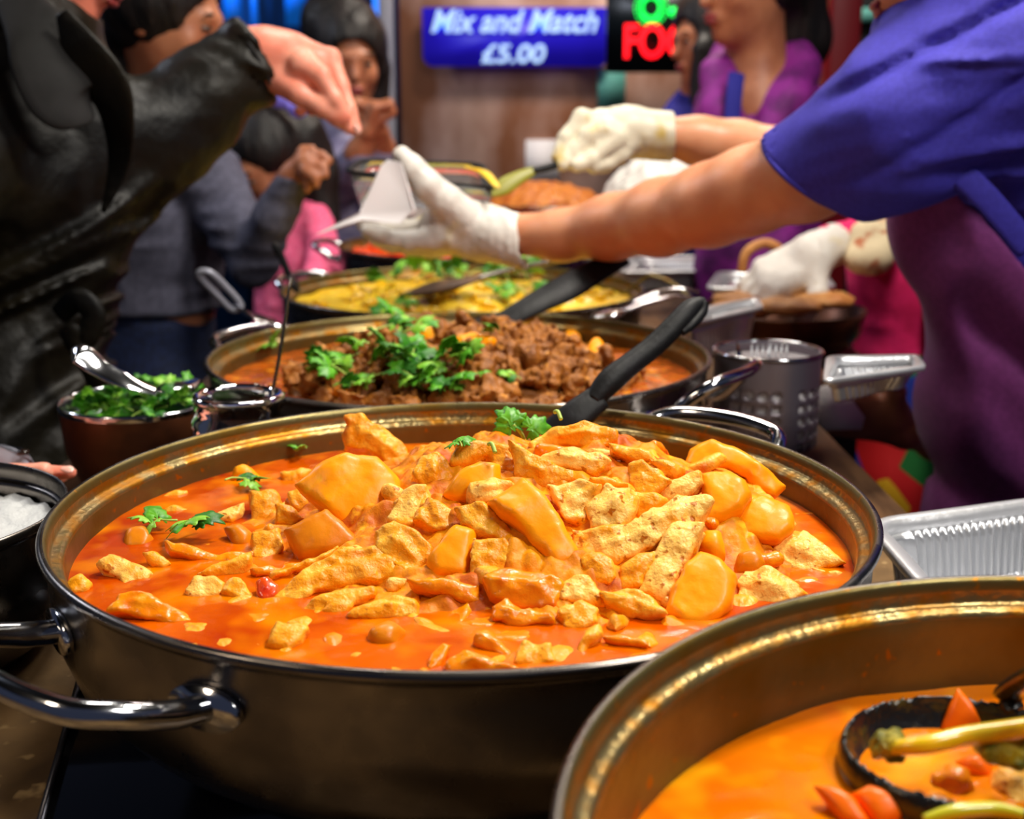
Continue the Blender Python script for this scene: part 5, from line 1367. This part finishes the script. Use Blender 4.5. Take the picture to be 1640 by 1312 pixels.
obj('fingernail', *tube([nl + Vector((-.003, 0, .007)), nl, nl + Vector((.001, 0, -.005))], [.002, .0045, .003], 10, 5, flat=.4, flatdir=(0, -1, 0)), M['nail'], cu)
ct_ = Jc((70, 110, 1.50, 90), (150, 215, 1.50, 82), (245, 208, 1.54, 74), (330, 146, 1.57, 62), (400, 98, 1.60, 64), (450, 76, 1.61, 66), k=.03)
ct_ += Jc((120, 260, 1.52, 90), (225, 262, 1.54, 62), (320, 205, 1.57, 48), k=.04)
ct_ += Jc((20, 60, 1.50, 130), (40, 300, 1.50, 165), (20, 450, 1.50, 150), (10, 530, 1.50, 130), (0, 640, 1.47, 160), (-10, 800, 1.45, 185), (-10, 1200, 1.45, 200), k=.05)
ct_ += Jc((-20, 140, 1.45, 95), (-150, 420, 1.25, 100), (-190, 600, 1.11, 100), (-195, 680, 1.06, 92), k=.04)
cuffc, cuffd = P(412, 94, 1.60), (P(412, 94, 1.60) - P(330, 140, 1.57)).normalized()
fA = np.array((P(400, 100, 1.6) - P(100, 250, 1.52)).normalized())
def ldisp(X):
    arm = smooth((X @ fA - (np.array(P(120, 200, 1.52)) @ fA)) / .1)
    Q1 = np.stack([X @ fA * 8, X[:, 2] * 26, X[:, 1] * 10], -1)
    Q2 = np.stack([(X[:, 0] + .25 * np.sin(X[:, 2] * 9)) * 20, X[:, 1] * 10, X[:, 2] * 4.5], -1)
    near_cuff = np.clip(((np.array(cuffc) - X) @ np.array(cuffd)) / .06, .1, 1)
    arm = arm * near_cuff
    return .011 * (np.abs(vnoise(Q1, 21)) - .25) * arm + .020 * (np.abs(vnoise(Q2, 22)) - .3) * (1 - arm) + .0015 * vnoise(X * 60, 23)
blob('coat', ct_, .0065, M['leather'], cu, ldisp,
     lambda X: np.maximum((X - np.array(cuffc)) @ np.array(cuffd), -capdist(X, cuffc - cuffd * .02, cuffc + cuffd * .05, .041, .043)))
# coat lapels, trim, belt
obj('collar', *tube([P(18, -10, 1.40), P(60, 50, 1.37), P(85, 110, 1.36), P(110, 165, 1.36), P(150, 190, 1.37)], [.02, .034, .042, .036, .004], 16, 8, flat=.16, flatdir=(.35, -1, .2)), M['leather_trim'], cu)
obj('lapel', *tube([P(98, 20, 1.36), P(125, 70, 1.36), P(165, 130, 1.37), P(185, 180, 1.38), P(190, 260, 1.40), P(165, 340, 1.40)], [.008, .022, .030, .026, .016, .004], 16, 8, flat=.2, flatdir=(-.4, -1, .2)), M['leather'], cu)
obj('cuff_trim', *tube([cuffc + (Vector((0, -1, 0)).cross(cuffd).normalized() * math.cos(a) + cuffd.cross(Vector((0, -1, 0)).cross(cuffd).normalized()) * math.sin(a)) * .053 - cuffd * .012 for a in [k * math.pi / 10 for k in range(20)]], .0022, 8, 3, closed=True), M['leather_trim'], cu)
b_c = P(10, 525, 1.50)
obj('belt', *tube([(b_c.x + .112 * math.cos(a), b_c.y + .112 * math.sin(a), b_c.z + .004 * math.sin(2 * a)) for a in [k * math.pi / 10 for k in range(20)]], .022, 10, 3, closed=True, flat=.35, flatdir=None), M['leather'], cu)
obj('belt_knot', *tube([P(95, 505, 1.38), P(125, 480, 1.37), P(150, 505, 1.37), P(135, 545, 1.37), P(110, 530, 1.37), P(140, 580, 1.37), P(165, 640, 1.38)], [.012, .014, .014, .013, .012, .013, .010], 12, 8, flat=.35, flatdir=(0, -1, 0)), M['leather'], cu)
for k, (a, b, c, r) in enumerate([((40, 300), (60, 400), (70, 480), .007), ((95, 250), (105, 350), (95, 460), .008), ((140, 240), (150, 330), (120, 430), .008)]):
    pass
# phone under the fingers
t = thing('phone', P(20, 735, .99), 'grey phone with dark camera lens beside the resting fingers', 'phone')
c4 = [P(-40, 762, .985), P(62, 752, .985), P(38, 716, 1.0), P(-40, 712, 1.0)]
V, F = rings_mesh([lerp_ring(c4, .004, -.006), lerp_ring(c4, 0, -.003), lerp_ring(c4, 0, .0), lerp_ring(c4, .003, .003)], True)
V2 = V + []; n_ = len(V) // 4
F.append(tuple(range(n_ - 1, -1, -1)))
obj('case', V, F, M['post'], t)
ln = P(38, 734, .986) + Vector((0, 0, .004))
obj('lens', *lathe([(.001, .003), (.0045, .003), (.005, .002), (.005, 0)], tuple(ln), 20), M['iris'], t)

# --- woman in grey sweater
w1 = thing('person', (P(255, 500, 2.2).x, 2.2, 0), 'person with dark hair in grey sweater and jeans, bent profile, behind the leather coat', 'person')
hp, hi_ = head(P(262, 28, 2.15), (.97, -.06, -.24), (0, 0, 1), 1.0)
bd = hp + Jc((250, 95, 2.18, 48), (255, 180, 2.2, 52), (262, 300, 2.2, 72), (255, 480, 2.2, 82), (250, 900, 2.2, 70), k=.03) + Jc((262, 240, 2.2, 60), (330, 280, 2.15, 38), (385, 370, 2.08, 36), (405, 422, 2.05, 30), (440, 350, 2.0, 25), (468, 290, 1.98, 21), (476, 276, 1.975, 21), k=.02)
wv = P(472, 284, 1.975)
bd += Jc((470, 284, 1.978, 20), (492, 262, 1.96, 21), k=.008) + Jc((495, 256, 1.965, 12), (514, 250, 1.96, 9), (526, 258, 1.955, 8), k=.005) + Jc((497, 266, 1.945, 11), (516, 268, 1.94, 9), (522, 280, 1.935, 7), k=.005) + Jc((490, 274, 1.94, 11), (505, 284, 1.93, 9), (506, 296, 1.93, 7), k=.005) + Jc((480, 254, 1.97, 11), (486, 242, 1.965, 9), (500, 238, 1.96, 7), k=.005) + Jc((486, 280, 1.95, 10), (495, 294, 1.94, 8), (492, 304, 1.94, 7), k=.005)
blob('body', bd, .005, M['skin_tan'], w1)
features(hi_, w1)
hpr, hc = hair_prims(hi_, Jc((225, 10, 2.2, 72), (205, 110, 2.22, 70), (200, 220, 2.22, 60), (210, 300, 2.2, 40), k=.03), .008)
blob('hair', hpr, .007, M['hair'], w1, hairdisp, hc)
swt = Jc((262, 250, 2.2, 84), (258, 360, 2.2, 98), (250, 490, 2.2, 100), k=.04) + Jc((265, 250, 2.2, 75), (330, 285, 2.15, 54), (385, 372, 2.08, 47), (405, 418, 2.05, 39), k=.025) + Jc((405, 418, 2.05, 39), (440, 350, 2.0, 33), (470, 286, 1.98, 27), k=.015)
blob('sweater', swt, .006, M['sweater'], w1, lambda X: .008 * np.abs(vnoise(X * np.array([14, 14, 34]), 31)) - .003,
     lambda X: np.maximum(-(X[:, 2] - P(250, 506, 2.12).z), -(np.linalg.norm(X - np.array(P(478, 270, 1.975)), axis=-1) - .022)))
blob('jeans', Jc((250, 520, 2.2, 92), (250, 700, 2.2, 92), (240, 1100, 2.2, 80), k=.04), .009, M['jeans'], w1, lambda X: .005 * vnoise(X * 20, 33))

# --- person in pink
w2 = thing('person', (P(470, 420, 2.7).x, 2.7, 0), 'person in pink fleece with black hair and purple bow, looking down', 'person')
hp, hi_ = head(P(432, 262, 2.7), (-.62, -.62, -.45), (0, 0, 1), .92)
blob('body', hp + Jc((445, 310, 2.72, 34), (465, 350, 2.74, 40), (475, 430, 2.74, 50), (475, 800, 2.74, 50), k=.02), .006, M['skin_tan'], w2)
features(hi_, w2)
hpr, hc = hair_prims(hi_, Jc((475, 225, 2.74, 52), (505, 280, 2.74, 38), (520, 350, 2.72, 26), k=.02), .004)
blob('hair', hpr, .007, M['hair'], w2, hairdisp, hc)
blob('fleece', Jc((480, 345, 2.74, 45), (478, 420, 2.74, 66), (475, 560, 2.74, 70), (475, 800, 2.74, 66), k=.03) + Jc((505, 350, 2.70, 28), (520, 420, 2.62, 26), (500, 450, 2.55, 22), k=.02), .007, M['pink_fleece'], w2, lambda X: .004 * vnoise(X * 60, 35))
bw = np.array(P(463, 172, 2.66))
blob('hair_bow', [ell(bw + np.array([-.018, 0, .012]), (.024, .012, .016), .006), ell(bw + np.array([.018, 0, -.006]), (.022, .012, .018), .006), ell(bw, (.009, .013, .010), .004)], .0035, mat('lilac_ribbon', (120, 110, 220), .6), w2)

# --- woman in pale jacket further back
w3 = thing('person', (P(555, 300, 3.1).x, 3.1, 0), 'person in lavender-grey jacket with raised hands, beside the grey post', 'person')
hp, hi_ = head(P(560, 98, 3.1), (.25, -.95, -.12))
bd = hp + Jc((560, 150, 3.12, 30), (560, 220, 3.14, 42), (550, 400, 3.14, 50), (550, 800, 3.14, 45), k=.02) + Jc((560, 230, 3.1, 30), (600, 290, 3.02, 24), (612, 240, 2.9, 20), (608, 212, 2.86, 16), k=.02) + Jc((545, 230, 3.1, 30), (550, 290, 2.96, 24), (575, 245, 2.85, 20), (585, 215, 2.83, 16), k=.02)
bd += hand(P(610, 216, 2.86), (-.25, -.2, 1), (.9, -.2, .1), (-.3, -1, .2), .85, (1.1, 1.1, 1.1, 1.1), thumb=(.9, .0, -.6)) + hand(P(585, 218, 2.83), (.3, -.1, 1), (-.9, -.3, .1), (.3, -1, .2), .85, (1.1, 1.1, 1.1, 1.1), thumb=(.9, .0, -.6))
blob('body', bd, .005, M['skin_tan'], w3)
features(hi_, w3)
hpr, hc = hair_prims(hi_, [ell(np.array(P(535, 38, 3.12)), (.085, .08, .085), .03)] + Jc((530, 90, 3.16, 40), (520, 170, 3.16, 36), k=.02) + Jc((598, 110, 3.16, 28), (600, 160, 3.16, 24), k=.02), .012)
blob('hair', hpr, .008, M['hair'], w3, hairdisp, hc)
blob('jacket', Jc((560, 210, 3.14, 50), (550, 300, 3.14, 66), (545, 420, 3.14, 72), (545, 800, 3.14, 70), k=.03) + Jc((560, 230, 3.1, 36), (602, 292, 3.02, 31), (612, 245, 2.9, 25), k=.015) + Jc((540, 225, 3.1, 38), (548, 292, 2.96, 32), (575, 250, 2.85, 25), k=.015), .007, M['pale_jacket'], w3, lambda X: .007 * np.abs(vnoise(X * np.array([18, 18, 30]), 37)) - .002)

# --- woman in purple scarf behind the counter
w4 = thing('person', (P(1215, 300, 2.45).x, 2.45, 0), 'person in purple scarf and white gloves working behind the far dishes', 'person')
hp, hi_ = head(P(1205, -32, 2.42), (-.90, -.38, -.12))
bd = hp + Jc((1208, 50, 2.45, 48), (1212, 130, 2.46, 50), (1215, 175, 2.46, 66), (1215, 400, 2.46, 72), (1215, 900, 2.46, 70), k=.025)
bd += Jc((1270, 200, 2.46, 36), (1290, 270, 2.4, 32), (1200, 290, 2.25, 26), (1110, 280, 2.12, 21), k=.02) + Jc((1160, 200, 2.46, 36), (1130, 262, 2.4, 30), (1090, 270, 2.32, 22), (1075, 270, 2.3, 20), k=.02)
blob('body', bd, .005, M['skin_tan'], w4)
features(hi_, w4)
hpr, hc = hair_prims(hi_, Jc((1265, -10, 2.5, 60), (1275, 60, 2.52, 50), (1262, 120, 2.54, 36), k=.03), .006)
blob('hair', hpr, .007, M['hair'], w4, hairdisp, hc)
def pdisp(X): return .010 * np.abs(vnoise(X * np.array([22, 22, 10]), 41)) - .003
blob('scarf', Jc((1262, 70, 2.50, 30), (1275, 110, 2.46, 36), (1262, 160, 2.40, 36), (1228, 215, 2.37, 32), k=.02) + Jc((1170, 78, 2.5, 24), (1152, 120, 2.44, 28), (1152, 180, 2.38, 30), (1185, 230, 2.36, 32), k=.02) + Jc((1262, 70, 2.52, 26), (1215, 85, 2.56, 30), (1170, 78, 2.5, 24), k=.02), .006, M['purple'], w4, pdisp)
blob('blouse', Jc((1215, 235, 2.46, 88), (1215, 420, 2.46, 98), (1215, 900, 2.46, 98), k=.03) + Jc((1275, 170, 2.47, 46), (1296, 270, 2.4, 42), (1200, 292, 2.25, 34), (1135, 284, 2.15, 28), k=.02) + Jc((1150, 170, 2.47, 42), (1130, 262, 2.4, 38), (1100, 272, 2.33, 28), k=.02), .007, M['purple'], w4, pdisp)
obj('strap', *tube([P(1180, 118, 2.34), P(1176, 150, 2.32), P(1172, 200, 2.31)], .016, 10, 6, flat=.3, flatdir=(0, -1, 0)), M['blue_cloth'], w4)
for (w, f, b, sd, cv) in ((P(1100, 279, 2.11), (-1, -.1, -.05), (0, -.5, .8), (0, -.8, -.6), 0), (P(1075, 270, 2.3), (-1, -.1, -.1), (.1, -.4, .8), (0, -.8, -.6), 1)):
    g = hand(w, f, b, sd, .85, (.35, .4, .4, .45), th=.001) + [cap(np.array(w) + np.array([.03, 0, 0]), np.array(w) + np.array([-.02, 0, 0]), .026, .022, .012)]
    blob('glove', g, .004, M['glove'], w4, gldisp)
# --- woman behind her in blue
w5 = thing('person', (P(1105, 300, 3.0).x, 3.0, 0), 'person in royal blue with long black hair in front of the lit sign', 'person')
hp, hi_ = head(P(1142, 62, 3.0), (-.97, -.22, -.12), s=.92)
blob('body', hp + Jc((1125, 120, 3.02, 32), (1120, 190, 3.04, 42), (1110, 400, 3.04, 46), (1110, 900, 3.04, 46), k=.02), .006, M['skin_tan'], w5)
features(hi_, w5)
hpr, hc = hair_prims(hi_, Jc((1128, 30, 3.04, 50), (1136, 110, 3.05, 40), (1138, 180, 3.0, 30), k=.02) + Jc((1128, 80, 2.93, 22), (1126, 160, 2.92, 20), k=.02), .008)
blob('hair', hpr, .007, M['hair'], w5, hairdisp, hc)
blob('blouse', Jc((1118, 185, 3.04, 52), (1100, 260, 3.04, 62), (1100, 400, 3.04, 64), (1100, 900, 3.04, 64), k=.03) + Jc((1085, 190, 3.0, 28), (1070, 260, 2.95, 28), (1080, 330, 2.85, 24), k=.02), .008, M['blue_cloth'], w5, pdisp)
# --- server in magenta
w6 = thing('person', (P(1440, 560, 1.95).x, 1.95, 0), 'person in magenta top and colourful apron, half hidden behind the plum apron', 'person')
hp, hi_ = head(P(1520, 190, 2.02), (-.8, -.5, -.3))
bd = hp + Jc((1510, 260, 2.02, 45), (1480, 340, 2.0, 60), (1440, 430, 1.96, 62), (1440, 1100, 1.96, 60), k=.03) + Jc((1440, 360, 1.95, 50), (1385, 385, 1.9, 30), (1330, 392, 1.86, 25), (1300, 405, 1.84, 22), k=.02)
bd += Jc((1500, 420, 1.95, 50), (1560, 620, 1.75, 36), (1500, 705, 1.55, 30), (1450, 690, 1.48, 25), (1430, 672, 1.47, 23), k=.02)
bd += hand(P(1440, 680, 1.475), (-1, -.1, .25), (.15, -.8, -.5), (0, -.5, 1), .95, (.45, .5, .5, .5), thumb=(.4, .95, .15), tb=.25)
blob('body', bd, .0045, M['skin_brown'], w6)
features(hi_, w6)
hpr, hc = hair_prims(hi_)
blob('hair', hpr, .008, M['hair'], w6, hairdisp, hc)
blob('blouse', Jc((1485, 350, 2.0, 72), (1445, 440, 1.96, 78), (1440, 575, 1.96, 72), k=.04) + Jc((1440, 365, 1.95, 60), (1385, 385, 1.9, 38), (1330, 394, 1.86, 33), k=.02), .006, M['magenta'], w6, lambda X: .008 * np.abs(vnoise(X * np.array([12, 12, 22]), 43)) - .002)
g = hand(P(1312, 402, 1.845), (-.85, -.1, -.5), (-.3, -.6, .8), (0, -1, -.3), 1.1, (.3, .35, .4, .4), th=.002) + [cap(P(1335, 392, 1.865), P(1300, 405, 1.84), .033, .030, .015)]
blob('glove', g, .004, M['glove'], w6, gldisp)
blob('scarf', Jc((1412, 345, 1.88, 22), (1388, 375, 1.84, 18), (1376, 415, 1.82, 16), (1402, 412, 1.82, 20), (1425, 375, 1.85, 22), k=.02), .005, M['scarf_pattern'], w6, pdisp)
am = bpy.data.materials.new('patchwork_print'); am.use_nodes = True
nt = am.node_tree; vo = nt.nodes.new('ShaderNodeTexVoronoi'); vo.inputs['Scale'].default_value = 16
tc = nt.nodes.new('ShaderNodeTexCoord'); nt.links.new(tc.outputs['Object'], vo.inputs[0])
sp_ = nt.nodes.new('ShaderNodeSeparateColor'); nt.links.new(vo.outputs['Color'], sp_.inputs[0])
cr = nt.nodes.new('ShaderNodeValToRGB'); cr.color_ramp.interpolation = 'CONSTANT'
for i, (p, c) in enumerate([(0, (200, 14, 20)), (.28, (16, 104, 40)), (.5, (226, 170, 20)), (.7, (20, 46, 150)), (.86, (14, 14, 18))]):
    el = cr.color_ramp.elements[i] if i < 2 else cr.color_ramp.elements.new(p)
    el.position = p; el.color = lin(c)
nt.links.new(sp_.outputs[0], cr.inputs[0]); nt.links.new(cr.outputs[0], nt.nodes['Principled BSDF'].inputs['Base Color']); nt.nodes['Principled BSDF'].inputs['Roughness'].default_value = .7
blob('apron', Jc((1440, 600, 1.955, 80), (1440, 760, 1.95, 86), (1440, 1100, 1.95, 90), k=.03), .008, am, w6, lambda X: .006 * vnoise(X * np.array([25, 25, 6]), 45), lambda X: X[:, 2] - P(1440, 556, 1.9).z)

# ------------------------------------------------------------------ background
def board(name, px0, py0, px1, py1, Y, th, mt, label, cat):
    a, b = P(px0, py0, Y), P(px1, py1, Y)
    return a, b, thing(name, ((a.x + b.x) / 2, Y, b.z), label, cat)
def text(parent, name, s, px, py, hpx, Y, mt, shear=0.0, bold=.0, width=None, ext=.004):
    cu_ = bpy.data.curves.new(name, 'FONT'); cu_.body = s; cu_.shear = shear; cu_.offset = bold; cu_.extrude = ext; cu_.align_x = 'CENTER'; cu_.align_y = 'CENTER'
    cu_.size = 1.0
    tmp = bpy.data.objects.new('tmp', cu_); COL.objects.link(tmp)
    bpy.context.view_layer.update()
    me = bpy.data.meshes.new_from_object(tmp.evaluated_get(bpy.context.evaluated_depsgraph_get()))
    bpy.data.objects.remove(tmp)
    V = np.empty(len(me.vertices) * 3); me.vertices.foreach_get('co', V); V = V.reshape(-1, 3)
    hh = V[:, 1].max() - V[:, 1].min(); hw = V[:, 0].max() - V[:, 0].min()
    V[:, 0] -= (V[:, 0].max() + V[:, 0].min()) / 2; V[:, 1] -= (V[:, 1].max() + V[:, 1].min()) / 2
    c = P(px, py, Y)
    sc = J(px, py, Y, hpx)[1] / hh
    sx = sc if width is None else J(px, py, Y, width)[1] / hw
    W = np.stack([c.x + V[:, 0] * sx, Y - .5 * (V[:, 2] * 1.0) * 1.0, c.z + V[:, 1] * sc], -1)
    me.vertices.foreach_set('co', (W - np.array(parent.location)).ravel().astype(np.float32)); me.update()
    me.materials.clear(); me.materials.append(M[mt])
    for p in me.polygons: p.material_index = 0
    o = bpy.data.objects.new(name, me); COL.objects.link(o); o.parent = parent
    return o
YS = 3.82
a, b, t = board('price_sign', 676, 12, 972, 106, YS, .02, 'sign_blue', 'backlit blue sign reading Mix and Match £5.00 on the brown wall', 'sign')
V = []
out = []
r0 = .03
for (x, z, q) in ((a.x, a.z, 0), (b.x, a.z, 0), (b.x, b.z, 1), (a.x, b.z, 1)):
    out.append((x, z))
# rounded lower left corner like the photo
ol = [(a.x, a.z), (b.x, a.z), (b.x, b.z + .015), (b.x - .015, b.z)] + [(a.x + r0 - r0 * math.sin(k * math.pi / 12), b.z + r0 - r0 * math.cos(k * math.pi / 12)) for k in range(7)]
V = [(x, YS, z) for x, z in ol] + [(x, YS + .03, z) for x, z in ol]; n_ = len(ol)
F = [tuple(range(n_)), tuple(range(2*n_ - 1, n_ - 1, -1))] + [(i, n_ + i, n_ + (i+1) % n_, (i+1) % n_) for i in range(n_)]
obj('panel', V, F, M['sign_blue'], t, smooth=False)
text(t, 'lettering', 'Mix and Match', 824, 34, 36, YS - .006, 'sign_text', .32, .022, 268)
text(t, 'lettering', '£5.00', 822, 86, 30, YS - .006, 'sign_text', .18, .022, 104)
YL = 3.55
a, b, t = board('led_sign', 974, -60, 1200, 116, YL, .02, 'led_panel', 'black LED panel with red FOOD lettering under a green ring', 'sign')
MB().box((a.x, YL, b.z), (b.x, YL + .05, a.z)).build('panel', M['led_panel'], t)
text(t, 'red_lettering', 'FOOD', 1075, 66, 54, YL - .012, 'led_red', 0, .024, 150)
rc = P(1043, 12, YL - .012); R0 = J(1043, 12, YL, 20)[1]
mb = MB()
for k in range(26):
    an = 2 * math.pi * k / 26
    for rr in (.70, .98, 1.26):
        x, z = rc.x + R0 * rr * math.cos(an), rc.z + R0 * rr * 1.05 * math.sin(an)
        s = .0030
        mb.add([(x + s * math.cos(q * math.pi / 4), rc.y, z + s * math.sin(q * math.pi / 4)) for q in range(8)] + [(x + s * math.cos(q * math.pi / 4), rc.y + .01, z + s * math.sin(q * math.pi / 4)) for q in range(8)],
               [tuple(range(8)), tuple(range(15, 7, -1))] + [(q, 8 + q, 8 + (q+1) % 8, (q+1) % 8) for q in range(8)])
mb.build('green_ring', M['led_green'], t)
V, F = tube([(rc.x + R0 * .70 * math.cos(k * math.pi / 8), rc.y + .004, rc.z + R0 * 1.03 * math.sin(k * math.pi / 8)) for k in range(16)], .003, 8, 3, closed=True)
obj('ring_tube', V, F, M['led_green'], t)
dc = P(1078, 19, YL - .012)
obj('green_dot', *tube([(dc.x, dc.y - .002, dc.z), (dc.x, dc.y + .01, dc.z)], .013, 16, 2), M['led_green'], t)
def panel_thing(name, px0, py0, px1, py1, Y, th, mt, label, cat):
    a, b = P(px0, py0, Y), P(px1, py1, Y)
    o = MB().box((min(a.x, b.x), Y, min(a.z, b.z)), (max(a.x, b.x), Y + th, max(a.z, b.z))).build(name, M[mt])
    return tag(o, label, cat)
panel_thing('poster', 958, 110, 1001, 172, 3.86, .01, 'teal_paper', 'pale teal poster on the brown wall below the LED panel', 'poster')
panel_thing('notice', 842, 224, 896, 292, 3.89, .01, 'paper', 'white paper notice on the brown wall above the noodles dish', 'notice')
panel_thing('shelf_strip', 1358, 12, 1440, 34, 3.67, .03, 'teal_paper', 'pale teal strip on the dark wall beside the dark red post', 'strip')
for (p0, p1, Y, mt, w, nm, lb) in (((625, -40), (640, 900), 3.75, 'post', 22, 'post', 'pale grey steel post at the left end of the brown wall'), ((1332, -60), (1332, 900), 2.75, 'red_post', 50, 'post', 'dark red post behind the woman in purple scarf')):
    c = P(p0[0], 300, Y); hw = J(p0[0], 300, Y, w / 2)[1]
    MBo = MB().box((c.x - hw, Y - hw, 0), (c.x + hw, Y + hw, 3.35))
    o = MBo.build(nm, M[mt]); tag(o, lb, 'post'); md = o.modifiers.new('b', 'BEVEL'); md.width = .008; md.segments = 3
for k, px in enumerate((356, 400, 455, 500, 596)):
    a, b = P(px, -30, 5.6), P(px + (30, 14, 36, 22, 24)[k], (60, 90, 40, 120, 200)[k], 5.6)
    o = MB().box((a.x, 5.6, b.z), (b.x, 5.63, a.z)).build('light_strip', M['blue_lamp'])
    tag(o, ['widest of the dim blue light strips right of the profile face', 'thin blue light strip between the profile face and the raised hand', 'short blue light strip above the bare hand', 'long blue light strip left of the puffy black hair', 'blue light strip beside the grey post'][k], 'light')
